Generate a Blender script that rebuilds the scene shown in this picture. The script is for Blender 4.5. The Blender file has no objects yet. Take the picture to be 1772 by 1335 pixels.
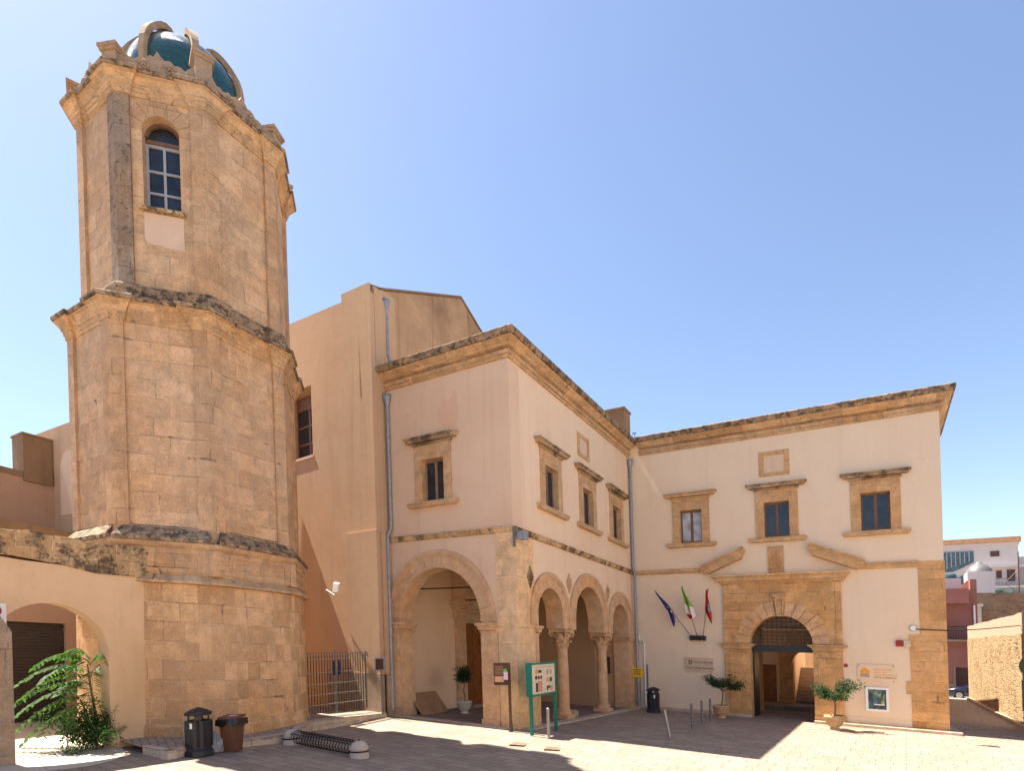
import bpy, bmesh, math, random
from mathutils import Vector, Matrix
from mathutils.geometry import tessellate_polygon
random.seed(11)
R = math.radians
S = bpy.context.scene
COL = S.collection
PI = math.pi

# ------------------------------------------------------------------ camera, sky, sun, exposure
SA, SB = -0.0559, -0.0352          # the piazza and everything built along it slope gently (z per metre of x and of y)
def W(x, y, z): return Vector((x, y, z + SA * x + SB * y))

cd = bpy.data.cameras.new('camera')
cam = bpy.data.objects.new('camera', cd); COL.objects.link(cam)
cd.sensor_width = 36; cd.lens = 36 * 999.76 / 1772
cd.shift_x = 0.0; cd.shift_y = (1124.7 - 667.5) / 1772
cd.clip_start = 0.1; cd.clip_end = 3000
cam.matrix_world = Matrix.Translation((0, 0, 2.408)) @ Matrix.Rotation(0.5584, 4, 'Z') @ Matrix.Rotation(PI / 2, 4, 'X') @ Matrix.Rotation(-0.0314, 4, 'Z')
S.camera = cam

SUN_EL, SUN_AZ = R(62.7), R(2.0)   # azimuth: degrees in front of the facade plane, from the left (-X)
wd = bpy.data.worlds.new('World'); S.world = wd; wd.use_nodes = True
nt = wd.node_tree; nt.nodes.clear()
sky = nt.nodes.new('ShaderNodeTexSky'); sky.sky_type = 'NISHITA'; sky.sun_disc = False
sky.sun_elevation = SUN_EL
to_sun = Vector((-math.cos(SUN_AZ) * math.cos(SUN_EL), -math.sin(SUN_AZ) * math.cos(SUN_EL), math.sin(SUN_EL)))
sky.sun_rotation = math.atan2(to_sun.x, to_sun.y) % (2 * PI)
sky.air_density = 1.0; sky.dust_density = 0.55; sky.ozone_density = 2.0; sky.altitude = 0
bg = nt.nodes.new('ShaderNodeBackground'); bg.inputs[1].default_value = 0.067
wo = nt.nodes.new('ShaderNodeOutputWorld')
tint = nt.nodes.new('ShaderNodeMix'); tint.data_type = 'RGBA'; tint.blend_type = 'MULTIPLY'; tint.inputs[0].default_value = 1; tint.inputs[7].default_value = (1.06, .995, .985, 1)   # slightly lavender air
nt.links.new(sky.outputs[0], tint.inputs[6]); nt.links.new(tint.outputs[2], bg.inputs[0]); nt.links.new(bg.outputs[0], wo.inputs[0])
sl = bpy.data.lights.new('sun', 'SUN'); sl.energy = 4.5; sl.angle = R(0.5); sl.color = (1.0, 0.93, 0.82)
so = bpy.data.objects.new('sun', sl); COL.objects.link(so)
so.rotation_euler = to_sun.to_track_quat('Z', 'Y').to_euler(); so.location = (-30, 0, 60)
S.view_settings.view_transform = 'Standard'; S.view_settings.look = 'None'
S.view_settings.exposure = 1.85; S.view_settings.gamma = 1.0
S.cycles.max_bounces = 8; S.cycles.diffuse_bounces = 5

# ------------------------------------------------------------------ materials
class NT:
    def __init__(s, name):
        s.m = bpy.data.materials.new(name); s.m.use_nodes = True
        s.t = s.m.node_tree; s.n = s.t.nodes; s.b = s.n['Principled BSDF']
    def node(s, kind, **kw):
        n = s.n.new(kind)
        for k, v in kw.items(): setattr(n, k, v)
        return n
    def link(s, a, b): s.t.links.new(a, b)
    def coord(s, which='Object'):
        return s.node('ShaderNodeTexCoord').outputs[which]
    def map(s, src, scale=(1, 1, 1), loc=(0, 0, 0)):
        m = s.node('ShaderNodeMapping'); m.inputs['Scale'].default_value = scale; m.inputs['Location'].default_value = loc
        s.link(src, m.inputs[0]); return m.outputs[0]
    def noise(s, src, scale, detail=6, rough=.6, dist=0):
        n = s.node('ShaderNodeTexNoise'); n.inputs['Scale'].default_value = scale; n.inputs['Detail'].default_value = detail
        n.inputs['Roughness'].default_value = rough; n.inputs['Distortion'].default_value = dist
        s.link(src, n.inputs['Vector']); return n.outputs['Fac']
    def ramp(s, src, stops):
        r = s.node('ShaderNodeValToRGB'); e = r.color_ramp.elements
        while len(e) < len(stops): e.new(.5)
        for i, (p, c) in enumerate(stops):
            e[i].position = p; e[i].color = (*c, 1) if isinstance(c, tuple) else (c, c, c, 1)
        s.link(src, r.inputs[0]); return r.outputs[0]
    def mix(s, fac, a, b, mode='MIX'):
        m = s.node('ShaderNodeMix', data_type='RGBA', blend_type=mode)
        if isinstance(fac, (int, float)): m.inputs[0].default_value = fac
        else: s.link(fac, m.inputs[0])
        for i, v in ((6, a), (7, b)):
            if isinstance(v, tuple): m.inputs[i].default_value = (*v, 1)
            else: s.link(v, m.inputs[i])
        return m.outputs[2]
    def math(s, op, a, b=0.0):
        m = s.node('ShaderNodeMath', operation=op)
        for i, v in ((0, a), (1, b)):
            if isinstance(v, (int, float)): m.inputs[i].default_value = v
            else: s.link(v, m.inputs[i])
        return m.outputs[0]
    def bump(s, h, strength=.3, dist=.02, normal=None):
        b = s.node('ShaderNodeBump'); b.inputs['Strength'].default_value = strength; b.inputs['Distance'].default_value = dist
        s.link(h, b.inputs['Height'])
        if normal is not None: s.link(normal, b.inputs['Normal'])
        s.link(b.outputs[0], s.b.inputs['Normal']); return b.outputs[0]
    def color(s, c):
        if isinstance(c, tuple): s.b.inputs['Base Color'].default_value = (*c, 1)
        else: s.link(c, s.b.inputs['Base Color'])
    def rough(s, r): s.b.inputs['Roughness'].default_value = r

def mul(c, k): return tuple(min(1, v * k) for v in c)

def stone_mat(name, base, blocks=None, var=.22, mortar=None, lichen=0.0, lichen_scale=.9, pits=.5, streak=.25, gap=.012, erode=True, dirt=(.028, .022, .018), warm=None):
    n = NT(name); oc = n.coord('Object'); uv = n.coord('UV')
    big = n.noise(oc, .55, 5, .6); mid = n.noise(oc, 3.1, 6, .65); fine = n.noise(oc, 26, 5, .7)
    warm = warm or (base[0] * 1.02, base[1] * .86, base[2] * .68)
    c = n.mix(n.ramp(big, [(.36, 0.), (.66, 1.)]), base, warm)
    h = None
    if blocks:
        wob = n.node('ShaderNodeTexNoise'); wob.inputs['Scale'].default_value = 1.3; n.link(uv, wob.inputs['Vector'])
        va = n.node('ShaderNodeVectorMath', operation='MULTIPLY_ADD'); n.link(wob.outputs['Color'], va.inputs[0])
        va.inputs[1].default_value = (.05, .05, 0); n.link(uv, va.inputs[2])
        bk = n.node('ShaderNodeTexBrick'); n.link(va.outputs[0], bk.inputs['Vector'])
        bk.offset = .43; bk.squash = .72; bk.squash_frequency = 3; bk.offset_frequency = 2
        bk.inputs['Scale'].default_value = 1; bk.inputs['Brick Width'].default_value = blocks[0]; bk.inputs['Row Height'].default_value = blocks[1]
        bk.inputs['Mortar Size'].default_value = gap; bk.inputs['Mortar Smooth'].default_value = .35; bk.inputs['Bias'].default_value = 0
        bk.inputs['Color1'].default_value = (1 - var, 1 - var * 1.15, 1 - var * 1.3, 1); bk.inputs['Color2'].default_value = (1 + var * .6, 1 + var * .55, 1 + var * .5, 1)
        bk.inputs['Mortar'].default_value = (1, 1, 1, 1)
        c = n.mix(1.0, c, bk.outputs['Color'], 'MULTIPLY')
        # joints: pale mortar in places, open and dark in others
        jt = n.noise(oc, 1.7, 4, .6)
        mcol = n.mix(n.ramp(jt, [(.46, 0.), (.6, 1.)]), mortar or mul(base, 1.3), mul(base, .36))
        c = n.mix(n.math('MULTIPLY', bk.outputs['Fac'], .7), c, mcol)
        h = bk.outputs['Fac']
        if erode:
            b2 = n.node('ShaderNodeTexBrick'); n.link(va.outputs[0], b2.inputs['Vector']); b2.offset = .43; b2.squash = .72; b2.squash_frequency = 3; b2.offset_frequency = 2
            b2.inputs['Scale'].default_value = 1; b2.inputs['Brick Width'].default_value = blocks[0]; b2.inputs['Row Height'].default_value = blocks[1]; b2.inputs['Mortar Size'].default_value = .034; b2.inputs['Mortar Smooth'].default_value = .5
            en = n.noise(oc, 1.15, 6, .68, .3)
            er = n.math('MULTIPLY', b2.outputs['Fac'], n.ramp(en, [(.63, 0.), (.66, 1.)]))
            c = n.mix(n.math('MULTIPLY', er, .85), c, mul(base, .22)); h = n.math('ADD', h, n.math('MULTIPLY', er, 1.6))
    c = n.mix(n.ramp(mid, [(.32, .6), (.56, 0.)]), c, mul(base, .55))
    c = n.mix(n.ramp(mid, [(.54, 0.), (.74, .5)]), c, mul(base, 1.3))
    c = n.mix(n.ramp(fine, [(.34, .6), (.46, 0.)]), c, mul(base, .45))
    c = n.mix(n.ramp(fine, [(.56, 0.), (.68, .6)]), c, mul(base, 1.45))
    bed = n.noise(n.map(uv, (1.6, 13, 1)), 1.5, 6, .72, .6)
    c = n.mix(n.ramp(bed, [(.3, .5), (.45, 0.)]), c, mul(base, .55))
    gr = n.noise(oc, .34, 4, .55); c = n.mix(n.ramp(gr, [(.5, 0.), (.72, .55)]), c, (base[0] * .82, base[1] * .84, base[2] * .92))
    c = n.mix(n.ramp(bed, [(.6, 0.), (.74, .45)]), c, mul(base, 1.35))
    if pits > 0:
        v = n.node('ShaderNodeTexVoronoi'); v.inputs['Scale'].default_value = 9; n.link(oc, v.inputs['Vector'])
        pf = n.math('MULTIPLY', n.ramp(v.outputs['Distance'], [(.07, 1.), (.17, 0.)]), n.ramp(big, [(.42, 0.), (.62, 1.)]))
        c = n.mix(n.math('MULTIPLY', pf, pits), c, mul(base, .22))
    if streak > 0:
        st = n.noise(n.map(uv, (3.2, .22, 1)), 1, 5, .65)
        c = n.mix(n.math('MULTIPLY', n.ramp(st, [(.52, 0.), (.72, 1.)]), streak), c, mul(base, .4))
    if lichen > 0:
        ln = n.noise(oc, lichen_scale, 9, .72, .4); l2 = n.noise(oc, 14, 6, .75)
        lf = n.math('ADD', ln, n.math('MULTIPLY', n.math('SUBTRACT', l2, .5), .45))
        t0 = .74 - .42 * lichen
        lf = n.ramp(lf, [(t0, 0.), (t0 + .13, 1.)])
        c = n.mix(n.math('MULTIPLY', lf, .55 + .4 * lichen), c, n.mix(l2, dirt, mul(dirt, 2.4)))
    n.color(c); n.rough(.93); n.b.inputs['Specular IOR Level'].default_value = .15
    hh = n.math('ADD', n.math('MULTIPLY', fine, .5), n.math('MULTIPLY', mid, .6))
    if h is not None: hh = n.math('SUBTRACT', hh, n.math('MULTIPLY', h, .9))
    n.bump(n.math('ADD', hh, n.math('MULTIPLY', bed, .4)), .7, .025)
    return n.m

def plaster_mat(name, base, stain=None, blotch=.35, streak=.3, bumpy=.25, dirt=.3):
    n = NT(name); oc = n.coord('Object'); uv = n.coord('UV')
    stain = stain or mul(base, .66)
    a = n.noise(oc, .42, 7, .62, .3); b = n.noise(oc, 2.0, 7, .7); f = n.noise(oc, 34, 4, .7)
    c = n.mix(n.math('MULTIPLY', n.ramp(a, [(.38, 0.), (.68, 1.)]), blotch), base, stain)
    c = n.mix(n.math('MULTIPLY', n.ramp(b, [(.55, 0.), (.78, 1.)]), .35), c, mul(base, 1.16))
    c = n.mix(n.math('MULTIPLY', n.ramp(b, [(.2, 1.), (.42, 0.)]), dirt), c, mul(base, .6))
    st = n.noise(n.map(uv, (2.6, .16, 1)), 1, 6, .62)
    c = n.mix(n.math('MULTIPLY', n.ramp(st, [(.53, 0.), (.74, 1.)]), streak), c, mul(stain, .72))
    c = n.mix(n.ramp(f, [(.3, .18), (.5, 0.)]), c, mul(base, .7))
    wv = n.node('ShaderNodeVectorMath', operation='MULTIPLY_ADD'); wn_ = n.node('ShaderNodeTexNoise'); wn_.inputs['Scale'].default_value = 1.4; wn_.inputs['Detail'].default_value = 5; n.link(oc, wn_.inputs['Vector'])
    n.link(wn_.outputs['Color'], wv.inputs[0]); wv.inputs[1].default_value = (.9, .9, .9); n.link(oc, wv.inputs[2])
    cr = n.node('ShaderNodeTexVoronoi', feature='DISTANCE_TO_EDGE'); cr.inputs['Scale'].default_value = .42; n.link(wv.outputs[0], cr.inputs['Vector'])
    cf = n.math('MULTIPLY', n.ramp(cr.outputs['Distance'], [(.0, 1.), (.006, 0.)]), n.ramp(a, [(.5, 0.), (.62, .3)]))
    c = n.mix(cf, c, mul(base, .45))
    sp_ = n.noise(oc, 5.5, 8, .75, .8)
    c = n.mix(n.math('MULTIPLY', n.ramp(sp_, [(.62, 0.), (.7, 1.)]), .3), c, mul(stain, .8))
    n.color(c); n.rough(.95); n.b.inputs['Specular IOR Level'].default_value = .12
    tr = n.noise(n.map(oc, (1, 1, 1.25)), 3.2, 7, .66, .5)
    n.bump(n.math('ADD', n.math('MULTIPLY', f, .25), tr), bumpy, .03)
    return n.m

def rubble_mat(name, base, scale=3.4):
    n = NT(name); oc = n.coord('Object'); uv = n.coord('UV')
    wob = n.node('ShaderNodeTexNoise'); wob.inputs['Scale'].default_value = 2.2; wob.inputs['Detail'].default_value = 4; n.link(uv, wob.inputs['Vector'])
    va = n.node('ShaderNodeVectorMath', operation='MULTIPLY_ADD'); n.link(wob.outputs['Color'], va.inputs[0]); va.inputs[1].default_value = (.35, .25, 0); n.link(n.map(uv, (.5, 1.6, 1)), va.inputs[2])
    e = n.node('ShaderNodeTexVoronoi', feature='DISTANCE_TO_EDGE'); e.inputs['Scale'].default_value = scale; n.link(va.outputs[0], e.inputs['Vector'])
    v = n.node('ShaderNodeTexVoronoi'); v.inputs['Scale'].default_value = scale; n.link(va.outputs[0], v.inputs['Vector'])
    sp = n.node('ShaderNodeSeparateColor'); n.link(v.outputs['Color'], sp.inputs[0])
    f = n.noise(oc, 18, 6, .7); b = n.noise(oc, .9, 6, .6)
    c = n.ramp(sp.outputs[0], [(0., mul(base, .72)), (.5, base), (1., mul(base, 1.25))])
    c = n.mix(n.ramp(b, [(.4, 0.), (.66, .8)]), c, mul(base, 1.12))
    edge = n.ramp(e.outputs['Distance'], [(.0, 1.), (.09, 0.)])
    c = n.mix(n.math('MULTIPLY', edge, .8), c, n.mix(n.ramp(b, [(.45, 0.), (.55, 1.)]), mul(base, .34), (base[0] * 1.12, base[1] * 1.15, base[2] * 1.25)))
    c = n.mix(n.ramp(f, [(.34, .75), (.47, 0.)]), c, mul(base, .3))
    n.color(c); n.rough(.95); n.b.inputs['Specular IOR Level'].default_value = .1
    n.bump(n.math('SUBTRACT', f, edge), .8, .04)
    return n.m

def simple(name, col, rough=.6, metal=0, noise=.25, scale=12, spec=.4, bump=0):
    n = NT(name); oc = n.coord('Object')
    if noise:
        f = n.noise(oc, scale, 6, .65)
        n.color(n.mix(n.ramp(f, [(.3, 0.), (.72, 1.)]), mul(col, 1 - noise), mul(col, 1 + noise)))
        if bump: n.bump(f, bump, .01)
    else: n.color(col)
    n.rough(rough); n.b.inputs['Metallic'].default_value = metal; n.b.inputs['Specular IOR Level'].default_value = spec
    return n.m

def glass_mat(name, col, rough=.06):
    n = NT(name); oc = n.coord('Object'); f = n.noise(oc, 2.2, 3, .5)
    n.color(n.mix(n.ramp(f, [(.35, 0.), (.7, 1.)]), mul(col, .6), mul(col, 1.5)))
    n.rough(rough); n.b.inputs['Specular IOR Level'].default_value = .6
    n.bump(n.noise(oc, 1.6, 2, .5), .05, .02)
    return n.m

def leaf_mat(name, c1, c2, tr=.35):
    n = NT(name); oi = n.node('ShaderNodeNewGeometry')
    f = n.ramp(oi.outputs['Random Per Island'], [(0., c1), (.55, c2), (1., mul(c2, 1.5))])
    n.color(f); n.rough(.6); n.b.inputs['Specular IOR Level'].default_value = .2
    t = n.node('ShaderNodeBsdfTranslucent'); n.link(n.mix(1., f, (1.5, 1.7, .55), 'MULTIPLY'), t.inputs[0])
    mx = n.node('ShaderNodeMixShader'); mx.inputs[0].default_value = tr
    n.link(n.b.outputs[0], mx.inputs[1]); n.link(t.outputs[0], mx.inputs[2])
    n.link(mx.outputs[0], n.n['Material Output'].inputs[0])
    return n.m

def ground_mat(name, base, bw, bh, rot=0.0, var=.2, gapc=.3):
    n = NT(name); oc = n.coord('Object')
    m = n.node('ShaderNodeMapping'); m.inputs['Rotation'].default_value = (0, 0, rot); n.link(oc, m.inputs[0])
    wob = n.node('ShaderNodeTexNoise'); wob.inputs['Scale'].default_value = .9; n.link(m.outputs[0], wob.inputs['Vector'])
    va = n.node('ShaderNodeVectorMath', operation='MULTIPLY_ADD'); n.link(wob.outputs['Color'], va.inputs[0]); va.inputs[1].default_value = (.12, .12, 0); n.link(m.outputs[0], va.inputs[2])
    bk = n.node('ShaderNodeTexBrick'); n.link(va.outputs[0], bk.inputs['Vector']); bk.offset = .5; bk.squash = .8; bk.squash_frequency = 3
    bk.inputs['Scale'].default_value = 1; bk.inputs['Brick Width'].default_value = bw; bk.inputs['Row Height'].default_value = bh
    bk.inputs['Mortar Size'].default_value = .011; bk.inputs['Mortar Smooth'].default_value = .3
    bk.inputs['Color1'].default_value = (*mul(base, 1 - var), 1); bk.inputs['Color2'].default_value = (*mul(base, 1 + var * .7), 1); bk.inputs['Mortar'].default_value = (*mul(base, gapc), 1)
    a = n.noise(oc, .5, 7, .6); f = n.noise(oc, 7, 6, .7); g = n.noise(oc, 60, 4, .7)
    c = n.mix(n.math('MULTIPLY', n.ramp(a, [(.4, 0.), (.7, 1.)]), .35), bk.outputs['Color'], mul(base, .72))
    c = n.mix(n.ramp(f, [(.28, .4), (.5, 0.)]), c, mul(base, .62))
    c = n.mix(n.ramp(g, [(.3, .2), (.5, 0.)]), c, mul(base, .6))
    sp = n.node('ShaderNodeTexVoronoi'); sp.inputs['Scale'].default_value = 1.7; n.link(oc, sp.inputs['Vector'])
    c = n.mix(n.ramp(sp.outputs['Distance'], [(.03, .8), (.06, 0.)]), c, mul(base, .38))
    d2 = n.noise(n.map(oc, (.5, .9, 1)), 1.1, 8, .7, .5)
    c = n.mix(n.ramp(d2, [(.55, 0.), (.72, .45)]), c, mul(base, .6))
    c = n.mix(n.ramp(d2, [(.28, .3), (.42, 0.)]), c, mul(base, 1.25))
    n.color(c); n.rough(.75); n.b.inputs['Specular IOR Level'].default_value = .25
    n.bump(n.math('SUBTRACT', n.math('ADD', n.math('MULTIPLY', f, .5), n.math('MULTIPLY', g, .3)), bk.outputs['Fac']), .5, .01)
    return n.m

M = {}
M['tower'] = stone_mat('tower_ashlar', (.63, .44, .285), (.95, .46), var=.2, lichen=.2, lichen_scale=.55, streak=.22)
M['tower_plain'] = stone_mat('tower_plain_stone', (.57, .385, .24), (.6, .46), var=.16, lichen=.26, streak=.3)
M['tower_base'] = stone_mat('tower_base_ashlar', (.65, .43, .245), (1.0, .47), var=.3, pits=.8, lichen=.16, streak=.15, gap=.014)
M['cornice'] = stone_mat('stained_cornice_stone', (.60, .425, .265), (.7, .5), var=.26, lichen=.4, lichen_scale=4.2, streak=.6, pits=.4)
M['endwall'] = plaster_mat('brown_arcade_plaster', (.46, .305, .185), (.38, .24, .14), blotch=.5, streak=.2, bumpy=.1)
M['greystrip'] = stone_mat('grey_weathered_stone', (.36, .28, .215), (.8, .5), var=.2, lichen=.5, lichen_scale=6, streak=.5, pits=.3)
M['lichen'] = stone_mat('lichen_stone', (.48, .35, .23), (.8, .5), var=.15, lichen=.66, lichen_scale=1.6, streak=.2, pits=.3)
M['darkcap'] = stone_mat('blackened_stone', (.40, .295, .20), (.7, .5), var=.2, lichen=.7, lichen_scale=4.5, streak=.1, pits=.3)
M['carved'] = stone_mat('carved_parapet_stone', (.44, .32, .22), None, lichen=.42, lichen_scale=2.6, streak=.2)
M['gold'] = stone_mat('gold_sandstone', (.64, .395, .19), (.85, .36), var=.24, lichen=.08, pits=.5, streak=.18)
M['gold_plain'] = stone_mat('gold_trim_stone', (.60, .395, .215), (.55, .6), var=.14, lichen=.12, lichen_scale=2.5, pits=.3, streak=.2)
M['arch'] = stone_mat('arch_stone', (.64, .43, .265), None, lichen=.1, pits=.4, streak=.1)
M['column'] = stone_mat('column_stone', (.62, .41, .25), None, lichen=.06, pits=.35, streak=.2)
M['quoin'] = stone_mat('corner_stone', (.76, .535, .325), (1.1, .52), var=.14, lichen=.1, pits=.8, streak=.12, gap=.008)
M['trimA'] = stone_mat('window_stone', (.60, .41, .245), (.5, .55), var=.12, lichen=.2, lichen_scale=2.2, streak=.2)
M['pink'] = plaster_mat('salmon_plaster', (.71, .525, .38), (.65, .42, .295), blotch=.5, streak=.3)
M['pale'] = plaster_mat('peach_plaster', (.78, .60, .43), (.72, .50, .345), blotch=.5, streak=.34)
M['cream'] = plaster_mat('cream_plaster', (.76, .62, .465), (.72, .54, .39), blotch=.4, streak=.16, bumpy=.12, dirt=.1)
M['ochre'] = plaster_mat('ochre_plaster', (.54, .365, .232), (.47, .29, .175), blotch=.6, streak=.4, bumpy=.15)
M['gable'] = plaster_mat('weathered_gable_plaster', (.50, .33, .20), (.23, .145, .085), blotch=.8, streak=.9, bumpy=.6, dirt=.5)
M['grimy'] = plaster_mat('grimy_wall_top', (.27, .18, .11), (.2, .13, .08), blotch=.8, streak=.7, bumpy=.6, dirt=.5)
M['yellow_plaster'] = plaster_mat('yellow_plaster', (.72, .50, .305), (.48, .29, .12), blotch=.5, streak=.2, bumpy=.15)
M['interior'] = plaster_mat('loggia_plaster', (.76, .56, .385), (.60, .42, .26), blotch=.4, streak=.15, bumpy=.1)
M['rubble'] = rubble_mat('rubble_stone', (.40, .275, .15))
M['walltop'] = plaster_mat('rough_wall_render', (.44, .33, .24), (.52, .34, .21), blotch=.6, streak=.4, bumpy=.4)
M['coping'] = stone_mat('lichened_coping', (.60, .43, .25), (.62, .3), var=.3, lichen=.68, lichen_scale=2.4, pits=.6, streak=.35)
M['plinth'] = stone_mat('grey_plinth', (.37, .29, .22), (1.2, .7), var=.1, lichen=.2, streak=.3)
M['paving'] = ground_mat('limestone_paving', (.345, .266, .2), .62, .3, .04)
M['alley'] = ground_mat('alley_paving', (.40, .31, .235), .3, .16, .4)
M['arch_light'] = ground_mat('arch_light_paving', (.62, .54, .42), 2.6, 1.9, .2, var=.05, gapc=.7)  # paler paving; the pool of sun through the arch put into colour
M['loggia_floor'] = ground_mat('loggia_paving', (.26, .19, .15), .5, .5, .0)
M['brickstep'] = ground_mat('red_paving', (.40, .25, .185), .22, .11, .1)
M['road'] = simple('light_asphalt', (.33, .31, .29), .9, noise=.15, scale=4)
M['kerb'] = stone_mat('kerb_limestone', (.58, .48, .37), (.9, .6), var=.1, lichen=.08, streak=0, pits=.3)
M['wood'] = simple('window_wood', (.17, .09, .055), .6, noise=.35, scale=9)
M['greywood'] = simple('weathered_window_wood', (.26, .18, .13), .7, noise=.3, scale=9)
M['door'] = simple('varnished_door_wood', (.24, .085, .02), .4, noise=.35, scale=6)
M['glass'] = glass_mat('dark_glass', (.018, .024, .032))
M['paleglass'] = glass_mat('curtained_glass', (.36, .37, .40), .25)
M['bluegreyframe'] = simple('grey_painted_frame', (.34, .36, .40), .5, noise=.12)
M['zinc'] = simple('zinc_pipe', (.30, .31, .34), .45, .35, noise=.25, scale=7)
M['steel'] = simple('brushed_steel', (.30, .29, .28), .42, .6, noise=.2, scale=20)
M['iron'] = simple('painted_iron', (.16, .15, .15), .5, .2, noise=.2)
M['blackmetal'] = simple('black_metal', (.007, .0075, .01), .42, noise=.3, spec=.5)
M['binblack'] = simple('grey_black_plastic', (.011, .012, .016), .5, noise=.35, scale=5, spec=.45)
M['whitepaint'] = simple('white_paint', (.78, .78, .76), .5, noise=.06)
M['concrete'] = simple('pale_concrete', (.46, .39, .33), .9, noise=.18, scale=30, bump=.3)
M['brownplastic'] = simple('brown_plastic', (.13, .055, .032), .5, noise=.15, scale=6)
M['bag'] = simple('black_bin_liner', (.012, .012, .014), .25, noise=.3, scale=15, bump=.8, spec=.6)
M['clearbag'] = simple('grey_plastic_sack', (.25, .25, .27), .25, noise=.35, scale=12, bump=.8)
M['green'] = simple('green_paint', (.008, .17, .115), .4, noise=.15)
M['boardpaper'] = simple('faded_map_paper', (.62, .54, .41), .5, noise=.12, scale=5)
M['yellow'] = simple('yellow_sign', (.85, .50, .01), .45, noise=.05)
M['ink'] = simple('dark_lettering', (.03, .03, .035), .6, noise=0)
M['orange'] = simple('orange_lettering', (.80, .30, .015), .5, noise=.05)
M['plaque'] = simple('translucent_sign_panel', (.72, .54, .38), .22, noise=.06, scale=3)
M['marbleplaque'] = simple('marble_plaque', (.58, .43, .30), .4, noise=.12, scale=5)
M['brownsign'] = simple('brown_sign', (.10, .045, .032), .4, noise=.15)
M['red'] = simple('red_enamel', (.30, .02, .02), .5, noise=.1)
M['pinkpaper'] = simple('pink_leaflet', (.72, .48, .62), .6, noise=.1)
M['greenpaper'] = simple('green_leaflet', (.10, .5, .06), .6, noise=.1)
M['blue'] = simple('blue_enamel', (.012, .03, .085), .4, noise=.15)
M['cardboard'] = simple('cardboard', (.34, .19, .095), .85, noise=.15, scale=4)
M['terracotta'] = stone_mat('pale_terracotta', (.55, .38, .22), None, lichen=.1, pits=.5, streak=.3)
M['pot'] = simple('cream_stone_pot', (.58, .49, .38), .85, noise=.18, scale=9, bump=.3)
M['bark'] = simple('bark', (.20, .15, .10), .9, noise=.35, scale=18, bump=.5)
M['leaf_pot'] = leaf_mat('ficus_leaves', (.016, .038, .014), (.034, .07, .026), .22)
M['leaf_topiary'] = leaf_mat('topiary_leaves', (.008, .022, .007), (.02, .045, .013), .2)
M['leaf_frond'] = leaf_mat('frond_leaflets', (.02, .058, .012), (.045, .115, .02), .35)
M['leaf_bush'] = leaf_mat('bush_leaves', (.016, .046, .012), (.036, .088, .022), .25)
M['leaf_far'] = leaf_mat('distant_leaves', (.05, .08, .03), (.09, .12, .05))
M['shutter'] = simple('rolling_shutter_metal', (.045, .037, .034), .55, .2, noise=.25, scale=5)
M['flagblue'] = simple('blue_flag_cloth', (.03, .04, .22), .8, noise=.2)
M['flagyellow'] = simple('yellow_cloth', (.8, .6, .02), .8, noise=.1)
M['flaggreen'] = simple('green_flag_cloth', (.16, .40, .02), .8, noise=.15)
M['flagwhite'] = simple('white_flag_cloth', (.74, .68, .64), .8, noise=.08)
M['flagred'] = simple('red_flag_cloth', (.48, .02, .02), .8, noise=.2)
M['flaglight'] = simple('light_blue_cloth', (.06, .38, .62), .8, noise=.15)
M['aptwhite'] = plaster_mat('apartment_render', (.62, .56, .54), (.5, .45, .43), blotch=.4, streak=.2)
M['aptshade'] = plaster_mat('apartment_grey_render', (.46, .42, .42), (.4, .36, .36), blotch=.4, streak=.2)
M['apttile'] = simple('roof_edge_tiles', (.55, .31, .16), .8, noise=.2, scale=2)
M['aptglass'] = glass_mat('blue_grey_glass', (.05, .085, .10), .1)
M['palegreen'] = glass_mat('pale_green_glass', (.27, .38, .38), .2)
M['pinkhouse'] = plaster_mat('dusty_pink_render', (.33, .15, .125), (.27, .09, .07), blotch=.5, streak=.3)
M['salmonlit'] = plaster_mat('salmon_render', (.55, .30, .22), (.5, .2, .13), blotch=.6, streak=.4)  # bright salmon; sunlight on the parapet end is put into the colour
M['brownrock'] = stone_mat('old_brown_masonry', (.24, .165, .115), (.9, .4), var=.25, lichen=.4, lichen_scale=.6, streak=.3)
M['carpaint'] = simple('navy_car_paint', (.012, .014, .035), .15, noise=0, spec=.7)
M['tyre'] = simple('tyre_rubber', (.02, .02, .02), .8, noise=.2)
M['alu'] = simple('alloy_wheel', (.4, .4, .42), .35, .7, noise=.1)
M['lampglass'] = simple('headlamp_glass', (.6, .62, .66), .1, noise=0)
M['patch'] = plaster_mat('pale_repair_plaster', (.68, .50, .37), (.6, .42, .3), blotch=.4, streak=.2, bumpy=.2)
M['patchpink'] = plaster_mat('pale_pink_repair_plaster', (.70, .47, .335), (.64, .40, .27), blotch=.6, streak=.2, bumpy=.3)
M['terrace'] = plaster_mat('dull_terrace_render', (.44, .295, .21), (.36, .23, .155), blotch=.6, streak=.4, bumpy=.3)
M['rooftile'] = simple('roof_tiles', (.30, .19, .12), .9, noise=.3, scale=5)

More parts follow.
